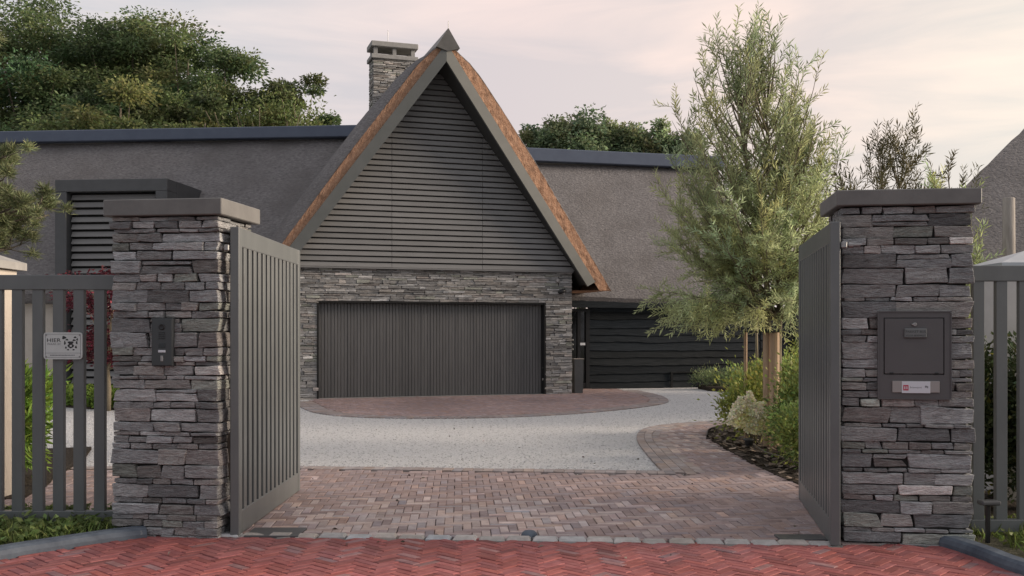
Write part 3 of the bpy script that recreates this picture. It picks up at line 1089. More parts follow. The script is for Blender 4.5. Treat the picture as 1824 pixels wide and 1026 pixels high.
m_ = .012
sline(mb, m_, sh - m_ - lw, sw - m_, sh - m_); sline(mb, m_, m_, sw - m_, m_ + lw)
sline(mb, m_, m_ + lw, m_ + lw, sh - m_ - lw); sline(mb, sw - m_ - lw, m_ + lw, sw - m_, sh - m_ - lw)
sline(mb, m_ + lw, .044, sw - m_ - lw, .044 + lw)
part('border_line', mb, M['grey_ink'], sg)
t = place_text('HIER', sw * .36, sw * .09, -.0068, sh * .64, .004, .027); part('lettering', t, M['ink'], sg)
t = place_text('WAAK IK!', sw * .36, sw * .09, -.0068, sh * .53, .002, .014); part('lettering', t, M['grey_ink'], sg)
t = MB()
for i in range(17):
    x = sw * .17 + i * sw * .038
    sline(t, x, .026, x + sw * .027, .033)
part('small_print', t, M['grey_ink'], sg)
# drawn dog head: ears, muzzle and open mouth in dark patches
mb = MB()
hx, hz = sw * .70, sh * .56


def blob(mb, cx_, cz_, rx, rz, n=12, ph=0):
    pts = []
    for i in range(n):
        an = 2 * math.pi * i / n
        k = 1 + .22 * math.sin(3 * an + ph)
        pts.append((cx_ + rx * k * math.cos(an), cz_ + rz * k * math.sin(an)))
    plate(mb, pts, -.0072, -.0057)


for (ox, oz, rx, rz) in ((-.050, .050, .015, .011), (.034, .052, .010, .006), (-.028, .034, .010, .006), (.026, .030, .012, .006), (0.0, .010, .020, .013),
                         (-.014, -.012, .008, .012), (.016, -.012, .008, .012), (0, -.024, .013, .006), (.046, .012, .006, .012), (-.044, .010, .006, .014),
                         (.040, -.022, .007, .010), (-.036, -.026, .006, .008), (-.020, -.042, .008, .005), (.022, -.042, .008, .005), (.05, .036, .006, .008)):
    blob(mb, hx + ox * .95, hz + oz * .95, rx, rz, ph=ox * 90)
part('dog_head_print', mb, M['ink'], sg)
for (qx, qz) in ((.02, .02), (sw - .02, .02), (.02, sh - .02), (sw - .02, sh - .02)):
    mb = MB(); mb.lathe([(.005, 0), (.004, .003), (.001, .004)], 10, (qx, -.006, qz), M=RX)
    part('screw', mb, M['steel'], sg)
# ------------------------------------------------------------------ the thatched house
HO = Vector((-4.17, 21.75, 0)); HA = R(18)
HS = thing('thatched_house', 'dark thatched villa with stone garage front, steep louvred gable and stone chimney', 'house', HO, HA)
HM = Matrix.Translation(HO) @ Matrix.Rotation(HA, 4, 'Z')
HI = HM.inverted()
U0, ZA, SL, VA, VE = 2.63, 7.29, 1.356, -.82, -.265
BH = .39
UL, UR = -.63, 5.857


def vf(a): return VA + (VE - VA) * a / 3.2


def lerp_tab(tab, a):
    for (x0, y0), (x1, y1) in zip(tab[:-1], tab[1:]):
        if a <= x1: return y0 + (y1 - y0) * max(0, (a - x0)) / (x1 - x0)
    return tab[-1][1]


TR = [(0, .1), (.3, .27), (.55, .42), (.85, .51), (1.5, .57), (2.4, .58), (3.7, .50), (4.19, .46)]
TL = [(0, .1), (.3, .28), (.62, .39), (1.9, .40), (3.4, .33), (4.19, .33)]


def sstep(x):
    x = max(0, min(1, x)); return x * x * (3 - 2 * x)


def ztop(side, a, dl):
    fr = lerp_tab(TR if side > 0 else TL, a)
    bk = lerp_tab([(0, .1), (.3, .28), (.6, .45), (1, .56), (1.6, .60), (3, .60), (4.19, .46)], a)
    if side < 0: bk += .10 * sstep(a / 1.5)
    t = fr + (bk - fr) * (sstep(dl / .75) if side > 0 else min(1, math.sin(min(dl / .5, 1) * math.pi / 2)))
    rr = .10
    if dl < rr: t -= rr * .55 * (1 - math.sqrt(1 - (1 - dl / rr) ** 2))
    return ZA + BH + t - SL * a


for side in (-1, 1):
    mb = MB()
    def fn(i, j, side=side):
        a = 4.19 * i
        # distance behind the verge: dense near it
        dl = 9.5 * (j ** 3.2)
        u = U0 + side * a
        v = vf(a) + dl
        n = noise.noise(Vector((u * 1.3, v * 1.3, side))) * .03 + noise.noise(Vector((u * 7, v * 7, side * 3))) * .012
        return (u, v, ztop(side, a, dl) + n)
    mb.grid(fn, 60, 44, flip=side > 0)
    # eave nose and its rear underside
    def fe(i, j, side=side):
        dl = 9.5 * (i ** 2); a = 4.19 - .02 * j
        return (U0 + side * (a - j * .95), vf(4.19) + dl, ztop(side, 4.19, max(dl, .2)) * (1 - min(1, j * 8)) + 2.43 * min(1, j * 8))
    rf = part('thatched_roof', mb, M['thatch'], HS, True)
    mb = MB()
    def fr(i, j, side=side):
        a = .02 + 4.17 * i
        top = ztop(side, a, 0)
        bot = max(ZA + BH - SL * a, 2.44) - .02
        z = bot + (top - bot) * j
        n = noise.noise(Vector((a * 9, z * 9, side * 5))) * .02
        return (U0 + side * a, vf(a) + n + (1 - j) * .02, z)
    mb.grid(fr, 90, 7, flip=side < 0)
    def fu(i, j, side=side):
        a = 3.2 + .99 * i; v = vf(a) + (2.6 if side > 0 else 1.2) * j
        return (U0 + side * a, v + .004, 2.436 - .02 * (1 - i) + noise.noise(Vector((a * 8, v * 8, 1))) * .008)
    mb.grid(fu, 10, 20, flip=side > 0)
    part('reed_edge', mb, M['reed'], rf)
    # barge board
    mb = MB()
    a1, a2 = 3.52, 3.73
    p = [(0, ZA), (a1, ZA - SL * a1), (a2, ZA + BH - SL * a2), (0, ZA + BH)]
    vs = [(U0 + side * a, vf(a) - .03, z) for a, z in p] + [(U0 + side * a, vf(a) + .04, z) for a, z in p]
    mb.add(vs, [(0, 1, 2, 3), (7, 6, 5, 4), (0, 4, 5, 1), (1, 5, 6, 2), (2, 6, 7, 3), (3, 7, 4, 0)])
    part('barge_board', mb, M['barge'], HS)
    # dark soffit under the overhang
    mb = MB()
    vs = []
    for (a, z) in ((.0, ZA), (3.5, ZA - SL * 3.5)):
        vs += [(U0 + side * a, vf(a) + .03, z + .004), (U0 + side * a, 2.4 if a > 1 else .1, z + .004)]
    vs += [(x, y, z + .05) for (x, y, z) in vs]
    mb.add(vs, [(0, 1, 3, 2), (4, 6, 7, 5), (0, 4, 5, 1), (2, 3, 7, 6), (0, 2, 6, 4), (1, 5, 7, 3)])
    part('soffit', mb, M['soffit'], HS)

# ridge cap of folded metal over the gable point
mb = MB()
zc = 8.0
vs = []
for v in (VA - .06, 9.2):
    vs += [(U0 + .03, v, zc), (U0 + .03 - .26, v, zc - .42), (U0 + .03 + .26, v, zc - .42), (U0 + .02, v, zc - .50)]
mb.add(vs, [(0, 1, 3), (0, 3, 2), (4, 7, 5), (4, 6, 7), (0, 4, 5, 1), (0, 2, 6, 4), (1, 5, 7, 3), (3, 7, 6, 2)])
rc = part('ridge_cap', mb, M['lead'], HS)
mb = MB(); mb.tube([(U0 + .05, VA + .02, zc - .05), (U0 + .05, VA + .02, zc + .17)], .007, 6)
part('lightning_rod', mb, M['steel'], rc)

# gable cladding of horizontal louvres
mb = MB()
bk = MB()
pitch = .1245
seams = [-1.0]
for px in (697, 858):
    k = (px - CX) / F
    seams.append((k * HO.y - HO.x) / (math.cos(HA) - k * math.sin(HA)))
z = 2.875
while z < ZA - .12:
    zt = z + pitch * .755
    ab = (ZA - z) / SL + .01; at = (ZA - zt) / SL + .01
    ab = min(ab, U0 - UL); at = min(at, U0 - UL)
    L0b, L0t, R0b, R0t = U0 - ab, U0 - at, U0 + ab, U0 + at
    cuts = [s for s in seams if L0b + .05 < s < R0b - .05]
    edges = [(L0b, L0t)] + [(c, c) for c in cuts] + [(R0b, R0t)]
    for (b0, t0), (b1, t1) in zip(edges[:-1], edges[1:]):
        g = .004
        jz = random.gauss(0, .0012)
        f = [(b0 + g, -.085, z + jz), (b1 - g, -.085, z + jz), (max(t0, b0 + .0) + g if t0 != b0 else t0 + g, -.055, zt + jz), (t1 - g, -.055, zt + jz)]
        vs = [f[0], f[1], f[3], f[2]] + [(f[0][0], .0, z - .01), (f[1][0], .0, z - .01), (f[3][0], -.0, zt - .01), (f[2][0], -.0, zt - .01)]
        mb.add(vs, [(0, 1, 2, 3), (0, 4, 5, 1), (1, 5, 6, 2), (2, 6, 7, 3), (3, 7, 4, 0)], (1 + random.gauss(0, .05),) * 3)
    z += pitch
lo = part('louvred_gable', mb, M['louvre'], HS)
bk.add([(UL, .005, 2.86), (UR, .005, 2.86), (U0 + .1, .005, ZA + .25), (U0 - .1, .005, ZA + .25), (UL, .25, 2.86), (UR, .25, 2.86), (U0 + .1, .25, ZA + .25), (U0 - .1, .25, ZA + .25)],
       [(0, 1, 2, 3), (4, 7, 6, 5), (0, 4, 5, 1), (1, 5, 6, 2), (3, 2, 6, 7), (0, 3, 7, 4)])
part('backing', bk, M['black_void'], lo)
mb = MB(); mb.bbox((UL + .02, -.095, 2.835), (UR - .005, .02, 2.868), .004)
for i in range(7): mb.box((-.3 + i * 1.0, -.075, 2.822), (-.25 + i * 1.0, -.03, 2.834))
part('drip_rail', mb, M['louvre'], lo)

# stone garage front
mb = MB()
DW = 5.176
HC = [.03, .038, .045, .052, .06, .07]
stp = (.12, .12, .05)
for (a, b) in row_heights(.70, HC):
    lay_row(mb, 'x', UL, UR, 2.13 + a, 2.13 + b, 0, .1, -1, (.14, .5), stp, .012, split=.1, r=.006, g=.003)
for (a, b) in row_heights(2.13, HC):
    lay_row(mb, 'x', UL, -.0, a, b, 0, .16, -1, (.12, .38), stp, .012, split=.1, r=.006, g=.003)
    lay_row(mb, 'x', DW, UR, a, b, 0, .16, -1, (.12, .40), stp, .012, split=.1, r=.006, g=.003)
for (a, b) in row_heights(2.83, HC):
    lay_row(mb, 'y', .165, 2.2, a, b, UR, .1, 1, (.12, .40), stp, .012, split=.1, r=.010)
    lay_row(mb, 'y', .165, 1.4, a, b, UL, .1, -1, (.12, .40), stp, .012, split=.1, r=.010)
wl = part('stone_wall', mb, M['house_stone'], HS)
mb = MB()
mb.box((UL + .03, .03, 0), (-.03, .3, 2.85)); mb.box((DW + .03, .03, 0), (UR - .03, .3, 2.85)); mb.box((-.029, .03, 2.15), (DW + .029, .3, 2.85))
mb.box((UL + .03, .301, 0), (UR - .03, 8.8, 2.84))
part('wall_core', mb, M['mortar'], wl)
# garage door of narrow vertical boards
mb = MB()
nb = 72; bw = (DW - .02) / nb
for i in range(nb):
    k = 1 + random.gauss(0, .05)
    mb.bbox((.01 + i * bw + .0035, .19 + random.gauss(0, .0015), .025), (.01 + (i + 1) * bw - .0035, .22, 2.09), .006, (k, k, k))
gd = part('garage_door', mb, M['garage_door'], HS)
mb = MB(); mb.box((.0, .212, .0), (DW, .26, 2.13)); part('backing', mb, M['black_void'], gd)
mb = MB()
mb.box((-.03, -.015, .012), (.008, .2, 2.13)); mb.box((DW - .008, -.015, .012), (DW + .03, .2, 2.13)); mb.box((.009, .0, 2.092), (DW - .009, .2, 2.135))
part('door_reveal', mb, M['black_void'], gd)
mb = MB(); mb.box((-.02, -.02, .012), (DW + .02, .23, .024)); part('threshold', mb, M['concrete'], gd)

# chimney astride the ridge
ch = MB()
cu0, cu1, cv0, cv1 = 2.02, 3.30, 4.87, 5.62
for (a, b) in row_heights(3.7, HC):
    for face, out in ((cv0 + .05, -1), (cv1 - .05, 1)):
        lay_row(ch, 'x', cu0 + .05, cu1 - .05, 5.1 + a, 5.1 + b, face, .12, out, (.12, .42), stp, .014, split=.25, r=.012)
    for face, out in ((cu0 + .05, -1), (cu1 - .05, 1)):
        lay_row(ch, 'y', cv0 + .18, cv1 - .18, 5.1 + a, 5.1 + b, face, .12, out, (.12, .3), stp, .014, split=.2, r=.012)
M['chimney_stone'] = PM('chimney_stone', (.24, .23, .215), rough=.9, col2=(.37, .355, .335), ns=8, stretch=(1, 1, 4), attr=True, bump=.5, bs=20, bstretch=(1, 1, 4), bdist=.03, spec=.2)
cho = part('chimney', ch, M['chimney_stone'], HS)
mb = MB(); mb.box((cu0 + .09, cv0 + .09, 5), (cu1 - .09, cv1 - .09, 8.79)); part('chimney_core', mb, M['mortar'], cho)
mb = MB(); mb.bbox((cu0, cv0, 8.80), (cu1, cv1, 8.915), .012); mb.bbox((cu0, cv0, 9.12), (cu1, cv1, 9.265), .015)
part('chimney_cap', mb, M['concrete'], cho)
for x in (cu0 + .08, (cu0 + cu1) / 2 - .05, cu1 - .18):
    for y in (cv0 + .08, cv1 - .18):
        mb = MB(); mb.box((x, y, 8.916), (x + .1, y + .1, 9.119)); part('cap_post', mb, M['concrete'], cho)
mb = MB(); mb.tube([(cu0 + .5, cv0 + .3, 9.26), (cu0 + .5, cv0 + .3, 9.66)], .007, 6); part('lightning_rod', mb, M['steel'], cho)


# ---- wings
def wing(org, ang, x0, x1, r, zeave, slope, over=.35, thick=.36, capz=.36, gable_right=False):
    """thatched wing; local x along the wall, y into the house"""
    Mw = HI @ Matrix.Translation((org[0], org[1], 0)) @ Matrix.Rotation(ang, 4, 'Z')
    mb = MB()
    zr = zeave + slope * r
    def fn(i, j):
        x = x0 + (x1 - x0) * i; y = -over + r * j
        bul = .10 * math.sin(math.pi * j) - (.10 * (1 - j / .04) ** 2 if j < .04 else 0)
        n = noise.noise(Vector((x * .8, y * .8, ang * 9))) * .05 + noise.noise(Vector((x * 6, y * 6, 2))) * .014
        return (x, y, zeave + slope * r * j + bul + n)
    mb.grid(fn, int((x1 - x0) * 9), 34)
    def fb(i, j):
        x = x0 + (x1 - x0) * i
        z0 = fn(i, 0)[2]
        n = noise.noise(Vector((x * 7, j * 3, 5))) * .015
        if j < .5: return (x, -over + .10 * (j * 2) + n, z0 - .20 * (j * 2))
        return (x, -over + .10 + .55 * (j - .5) * 2 + n, z0 - .20 - .02 * (j - .5))
    mb.grid(lambda i, j: fb(i, j), int((x1 - x0) * 6), 6, flip=True)
    # rear slope and gable ends
    yr = -over + r
    mb.add([(x0, yr, zr), (x1, yr, zr), (x1, yr + r, zeave), (x0, yr + r, zeave)], [(0, 1, 2, 3)])
    for x, fl in ((x0, 0), (x1, 1)):
        q = [(x, -over + .12, zeave - .16), (x, yr, zr), (x, yr + r, zeave)]
        mb.add(q, [(0, 1, 2) if fl else (2, 1, 0)])
    mb.xf(Mw)
    rf = part('thatched_roof', mb, M['thatch'], HS, True)
    mb = MB(); mb.bbox((x0, yr - .26, zr + .01), (x1 + .1, yr + .26, zr + .01 + capz), .02); mb.xf(Mw)
    part('ridge_cap', mb, M['zinc'], rf)
    return Mw


# right wing
MRW = wing((2.125, 25.84), R(14), -3.4, 4.6, 2.877, 2.42, 1.30)
mb = MB(); mb.bbox((-3, -.30, 2.07), (4.7, -.24, 2.335), .006); mb.box((-3, -.239, 2.16), (4.7, -.02, 2.20)); mb.xf(MRW); part('fascia_board', mb, M['black_board'], HS)


def waney(x0, x1, z0, z1, seed):
    """rough-sawn boards with wavy lower edges"""
    mb = MB(); z = z0; k = 0
    n = int((x1 - x0) / .07)
    while z < z1 - .03:
        h = random.uniform(.15, .23); t = min(z + h, z1)
        c = tv((1, 1, 1), .22)
        xs = [x0 + (x1 - x0) * i / n for i in range(n + 1)]
        vs = []
        for x in xs:
            w = noise.noise(Vector((x * .9, z * 5, seed))) * .035 + noise.noise(Vector((x * 4, z * 5, seed))) * .012
            if z == z0: w = 0
            vs += [(x, -.012, max(0, z + w - .012)), (x, -.045, z + w), (x, -.012, t + .02), (x, .0, t + .02)]
        fs = []
        for i in range(n):
            for q in range(3): fs.append((i * 4 + q, (i + 1) * 4 + q, (i + 1) * 4 + q + 1, i * 4 + q + 1))
        fs += [(0, 1, 2, 3), tuple(n * 4 + q for q in (3, 2, 1, 0))]
        mb.add(vs, fs, c); z = t; k += 1
    mb.box((x0, .001, z0), (x1, .12, z1 + .02), (.4, .4, .4))
    return mb


mb = waney(-.16, 4.6, .02, 2.15, 2.2); mb.xf(MRW); tw = part('timber_wall', mb, M['black_board'], HS)
mb = MB()
hx0, hx1 = 2.05, 2.85
for (a, b) in (((hx0, -.075, .03), (hx0 + .05, -.046, .42)), ((hx1 - .03, -.07, .03), (hx1, -.046, .42)), ((hx0 + .0501, -.07, .39), (hx1 - .0301, -.046, .42))): mb.box(a, b)
mb.xf(MRW); part('wall_hatch', mb, M['black'], tw)
# entry door
mb = MB()
mb.box((-.26, -.06, .01), (-.165, .1, 2.06)); mb.box((-1.4, -.06, .01), (-1.3, .1, 2.06)); mb.box((-1.299, -.06, 1.98), (-.261, .1, 2.06)); mb.box((-1.299, -.05, .01), (-.261, .1, .16))
mb.box((-.48, -.04, .161), (-.40, .08, 1.979)); mb.xf(MRW)
ed = part('entry_door', mb, M['black'], HS)
mb = MB(); mb.box((-1.299, .02, .161), (-.481, .05, 1.979)); mb.box((-.399, .02, .161), (-.261, .05, 1.979)); mb.xf(MRW); part('door_glass', mb, M['glass_dark'], ed)
mb = MB(); mb.bbox((-.42, -.055, 1.12), (-.28, -.0405, 1.185), .004); mb.xf(MRW); part('letter_plate', mb, M['white_paper'], ed)
for zz in (1.02, 1.14, 1.26):
    mb = MB(); mb.lathe([(.022, 0), (.026, .02), (.02, .035), (.001, .04)], 10, (-.60, .018, zz), M=RX)
    mb.xf(MRW); part('door_knob', mb, M['steel'], ed)
mb = MB(); mb.lathe([(.03, 0), (.03, .012), (.001, .014)], 12, (.03, -.13, 2.146)); mb.xf(MRW); part('downlight', mb, M['lamp'], HS)

# left wing
LWO = (-8.9, 22.9)
MLW = wing(LWO, R(-5), -9, 4.9, 3.06, 2.40, 1.265, capz=.29)
mb = MB(); mb.box((-9, 0, .45), (-1.45, .2, 2.2)); mb.xf(MLW); part('plaster_wall', mb, M['plaster'], HS)
mb = MB(); mb.box((-9, .03, 0), (-1.45, .2, .449)); mb.box((1.4, 0, 0), (4.4, .2, 2.2)); mb.box((-1.449, .25, 0), (1.399, .4, 2.2)); mb.xf(MLW); part('dark_wall', mb, M['black_board'], HS)
dm = MB()
dx0, dx1, dz = -1.29, 1.31, 4.86
fy = -.42
dm.bbox((dx0, fy, dz - .27), (dx1, fy + .5, dz), .008)
dm.bbox((dx0, fy, .25), (dx0 + .27, fy + .5, dz - .271), .008); dm.bbox((dx1 - .27, fy, .25), (dx1, fy + .5, dz - .271), .008)
dm.box((dx0, fy + .501, 2.0), (dx0 + .05, 1.9, dz - .002)); dm.box((dx1 - .05, fy + .501, 2.0), (dx1, 1.9, dz - .002)); dm.box((dx0 + .051, fy + .501, dz - .08), (dx1 - .051, 1.9, dz - .004))
dm.xf(MLW); do = part('dormer', dm, M['paint_dark'], HS)
mb = MB(); z = .3
while z < dz - .42:
    mb.add([(dx0 + .30, fy + .14, z), (dx1 - .30, fy + .14, z), (dx1 - .30, fy + .20, z + .115), (dx0 + .30, fy + .20, z + .115)], [(0, 1, 2, 3)])
    mb.add([(dx0 + .30, fy + .14, z), (dx1 - .30, fy + .14, z), (dx1 - .30, fy + .22, z), (dx0 + .30, fy + .22, z)], [(3, 2, 1, 0)])
    z += .165
mb.xf(MLW); part('window_louvre', mb, M['louvre'], do)
mb = MB(); mb.box((dx0 + .28, fy + .24, .26), (dx1 - .28, fy + .3, dz - .28)); mb.xf(MLW); part('backing', mb, M['black_void'], do)

# things hung on or standing by the house
def hpos(px, py, u_guess=5.5, voff=0.0):
    k = (px - CX) / F
    ca, sa = math.cos(HA), math.sin(HA)
    ox, oy = HO.x - voff * sa * 1, HO.y + voff * ca
    u = (k * oy - ox) / (ca - k * sa); Y = oy + u * sa
    return Vector((u, voff, H + (CY - py) / F * Y))


def top(name, mb, mats, label, cat, Mx=None, smooth=False):
    if Mx is not None: mb.xf(Mx)
    o = part(name, mb, mats, None, smooth)
    return tag(o, label, cat)


p = hpos(999, 520)
cm = thing('security_camera', 'small black security camera on the stone wall above the garage door corner', 'camera', HM @ p, HA)
mb = MB(); mb.lathe([(.05, 0), (.05, .02), (.03, .03), (.001, .032)], 14, (0, -.012, .0), M=RX); mb.tube([(0, -.03, 0), (0, -.09, -.02)], .015, 8); part('bracket', mb, M['black'], cm)
mb = MB(); mb.tube([(-.09, -.13, -.02), (.03, -.09, .02), (.07, -.08, .03)], [.045, .05, .04], 12); part('camera_body', mb, M['black'], cm, True)
mb = MB(); mb.lathe([(.03, 0), (.03, .01), (.001, .012)], 12, (-.095, -.135, -.02), M=RX); part('lens', mb, M['glass_dark'], cm)
p = hpos(993, 500)
mb = MB(); mb.lathe([(.05, 0), (.055, .015), (.04, .03), (.015, .035), (.001, .03)], 16, (0, 0, 0), M=RX)
mb.xf(HM @ Matrix.Translation(p + Vector((0, -.012, 0))))
o = part('wall_sensor', mb, M['plate'], None, True); tag(o, 'pale round sensor on the stone wall above the black security camera', 'sensor')
# tall bin beside the wall
a = G(1020, 702); b = G(1036, 702)
pl = thing('tall_planter', 'tall narrow black container beside the garage corner and entry door', 'planter', (a[0] + .115, a[1] + .1, 0), HA)
mb = MB()
prof = [(-.10, 0), (-.115, .80)]
mb.add([(-.10, -.10, .012), (.10, -.10, .012), (.10, .10, .012), (-.10, .10, .012), (-.115, -.115, .82), (.115, -.115, .82), (.115, .115, .82), (-.115, .115, .82),
        (-.095, -.095, .82), (.095, -.095, .82), (.095, .095, .82), (-.095, .095, .82), (-.09, -.09, .74), (.09, -.09, .74), (.09, .09, .74), (-.09, .09, .74)],
       [(3, 2, 1, 0), (0, 1, 5, 4), (1, 2, 6, 5), (2, 3, 7, 6), (3, 0, 4, 7), (4, 5, 9, 8), (5, 6, 10, 9), (6, 7, 11, 10), (7, 4, 8, 11), (8, 9, 13, 12), (9, 10, 14, 13), (10, 11, 15, 14), (11, 8, 12, 15), (12, 13, 14, 15)])
part('container', mb, M['paint_dark'], pl)
mb = MB(); mb.bbox((-.125, -.125, .815), (.125, .125, .835), .004); part('rim', mb, M['grey_timber'], pl)

# black timber garden fence going on from the wing
tf = thing('timber_fence', 'black waney board fence with square post behind the young willow', 'fence', (2.125 + 4.62 * math.cos(R(14)), 25.84 + 4.62 * math.sin(R(14)), 0), R(14))
mb = waney(.01, 4.6, .02, 2.05, 7.7); part('board', mb, M['black_board'], tf)
for x in (1.0, 3.2):
    mb = MB(); mb.bbox((x, -.11, 0), (x + .16, .05, 2.1), .006); part('post', mb, M['black_board'], tf)

# neighbour's thatched house on the right
nbh = thing('neighbour_house', 'grey thatched roof of the neighbouring house at the right edge', 'house', (11.5, 18.5, 0), 0)
mb = MB()
ex0, ex1, ey0, ey1, ez = -4.7, 4.7, -1.5, 6.5, 2.5
rx0, rx1, ry, rz = .2, 3.5, 2.4, 7.4
def quad(a, b, c, d, n1, n2):
    a, b, c, d = map(Vector, (a, b, c, d))
    mb.grid(lambda i, j: tuple(a.lerp(b, i).lerp(d.lerp(c, i), j) + Vector((0, 0, noise.noise((a.lerp(b, i).lerp(d.lerp(c, i), j)) * 2) * .05 + .10 * math.sin(math.pi * j)))), n1, n2)
bx0 = -2.0; fx0_ = -5.26; rx0 = 1.0
quad((fx0_, ey0, ez), (ex1, ey0, ez), (rx1, ry, rz), (rx0, ry, rz), 40, 30)
quad((ex1, ey1, ez), (bx0, ey1, ez), (rx0, ry, rz), (rx1, ry, rz), 8, 8)
quad((bx0, ey1, ez), (fx0_, ey0, ez), (rx0, ry, rz), (rx0, ry, rz), 30, 30)
quad((ex1, ey0, ez), (ex1, ey1, ez), (rx1, ry, rz), (rx1, ry, rz), 8, 8)
mb.add([(fx0_, ey0, ez - .02), (ex1, ey0, ez - .02), (ex1, ey1, ez - .02), (bx0, ey1, ez - .02)], [(3, 2, 1, 0)])
part('thatched_roof', mb, M['thatch'], nbh, True)
mb = MB(); mb.box((bx0 + .3, ey0 + .5, 0), (ex1 - .5, ey1 - .5, 2.47)); part('wall', mb, M['white_wall'], nbh)
a = W(1797, 352, 13.2)
mb = MB(); mb.tube([(a.x + .03, 13.2, 0), (a.x + .02, 13.2, 1.2), (a.x, 13.2, 2.4), (a.x, 13.2, a.z - .01), (a.x, 13.2, a.z)], [.085, .08, .078, .074, .06], 12)
top('timber_post', mb, M['grey_timber'], 'weathered grey timber post in front of the neighbouring thatched roof', 'post', smooth=True)

# plastered pillar at the left edge and pyramid capped pillar on the right
pp = thing('plaster_pillar', 'beige plastered pillar with pale stone cap at the left edge', 'pillar', (-4.66, 8.6, 0), 0)
mb = MB(); mb.bbox((-.3, -.3, 0), (.3, .3, 1.99), .004); part('pillar_shaft', mb, M['plaster'], pp)
mb = MB(); b_ = .36
mb.add([(-b_, -b_, 1.995), (b_, -b_, 1.995), (b_, b_, 1.995), (-b_, b_, 1.995), (-b_, -b_, 2.06), (b_, -b_, 2.06), (b_, b_, 2.06), (-b_, b_, 2.06), (0, 0, 2.20)],
       [(3, 2, 1, 0), (0, 1, 5, 4), (1, 2, 6, 5), (2, 3, 7, 6), (3, 0, 4, 7), (4, 5, 8), (5, 6, 8), (6, 7, 8), (7, 4, 8)])
part('cap_stone', mb, M['concrete'], pp)
ap = W(1824, 447, 8.8)
zp = thing('pyramid_capped_pillar', 'pale plastered pillar with zinc pyramid cap behind the right fence', 'pillar', (ap.x, 8.8, 0), 0)
mb = MB(); mb.bbox((-.31, -.31, 0), (.31, .31, 2.03), .004); part('pillar_shaft', mb, M['white_wall'], zp)
mb = MB(); b_ = .37
z_ = ap.z
mb.add([(-b_, -b_, z_ - .16), (b_, -b_, z_ - .16), (b_, b_, z_ - .16), (-b_, b_, z_ - .16), (-b_, -b_, z_ - .125), (b_, -b_, z_ - .125), (b_, b_, z_ - .125), (-b_, b_, z_ - .125), (0, 0, z_)],
       [(3, 2, 1, 0), (0, 1, 5, 4), (1, 2, 6, 5), (2, 3, 7, 6), (3, 0, 4, 7), (4, 5, 8), (5, 6, 8), (6, 7, 8), (7, 4, 8)])
M['zinc_light'] = PM('weathered_zinc', (.36, .39, .42), rough=.45, metal=.4, col2=(.43, .46, .48), ns=6)
part('pyramid_cap', mb, M['zinc_light'], zp)


# ------------------------------------------------------------------ trees and plants
def shade(n, s=.2, base=(1, 1, 1)):
    k = np.exp(rng.normal(0, s, n))[:, None]
    return np.array(base)[None, :] * k * (1 + rng.normal(0, .06, (n, 3)))


def big_tree(name, label, cx, d, top_y, rad, crown_low, mat, n_cl=110, per=230, leaf=(.19, .085), group=None, warm=0.0, flat=.55, conic=0.0, cat='tree', bark='bark'):
    """tree standing at photo column cx, distance d; crown top at photo row top_y"""
    base = W(cx, CY, d); ztop_ = W(cx, top_y, d).z
    t = thing(name, label, cat, (base.x, d, 0), 0, group)
    hz = (ztop_ - crown_low) / 2; zc = crown_low + hz
    mb = MB()
    mb.tube([(0, 0, -.1), (.05, .03, crown_low * .6), (-.06, .05, zc), (0, 0, zc + hz * .7)], [rad * .09, rad * .07, rad * .045, .03], 10)
    C = []; S = []
    for i in range(n_cl):
        v = rdir(1)[0]
        k = rng.uniform(.25, 1) ** .45
        zz = v[2] * k
        r_ = rad * (1 - conic * max(0, (zz + 1) / 2))
        p = np.array([v[0] * r_ * k, v[1] * r_ * k, zc + zz * hz * .93])
        p += rng.normal(0, rad * .07, 3)
        C.append(p); S.append(rng.uniform(.13, .28) * rad * (.75 + .5 * rng.random()))
        if i % 3 == 0:
            s0 = Vector((0, 0, crown_low * .7 + (p[2] - crown_low) * rng.uniform(.25, .6)))
            mid = s0.lerp(Vector(p), .5) + Vector((0, 0, .08 * rad))
            mb.tube([s0, mid, Vector(p)], [rad * .022, rad * .014, .008], 5, cap=False)
    part('trunk', mb, M[bark], t, True)
    P = []; D = []; T = []
    for p, s in zip(C, S):
        n = int(per * (s / (rad * .2)) ** 1.5)
        q = np.clip(rng.normal(0, .5, (n, 3)), -1.0, 1.0); q *= np.array([1, 1, flat])
        P.append(p + q * s)
        d_ = q * np.array([1, 1, .4]) + rng.normal(0, .35, (n, 3)) + np.array([0, 0, -.15]); D.append(d_)
        k = math.exp(rng.normal(0, .28)); w = rng.normal(warm, .10)
        T.append(shade(n, .22, (k * (1 + w), k, k * (1 - w * .5))))
    P = np.concatenate(P); D = np.concatenate(D); T = np.concatenate(T); n = len(P)
    leaves('crown', P, D, rng.uniform(.7, 1.3, n) * leaf[0], rng.uniform(.7, 1.3, n) * leaf[1], T, M[mat], t)
    return t


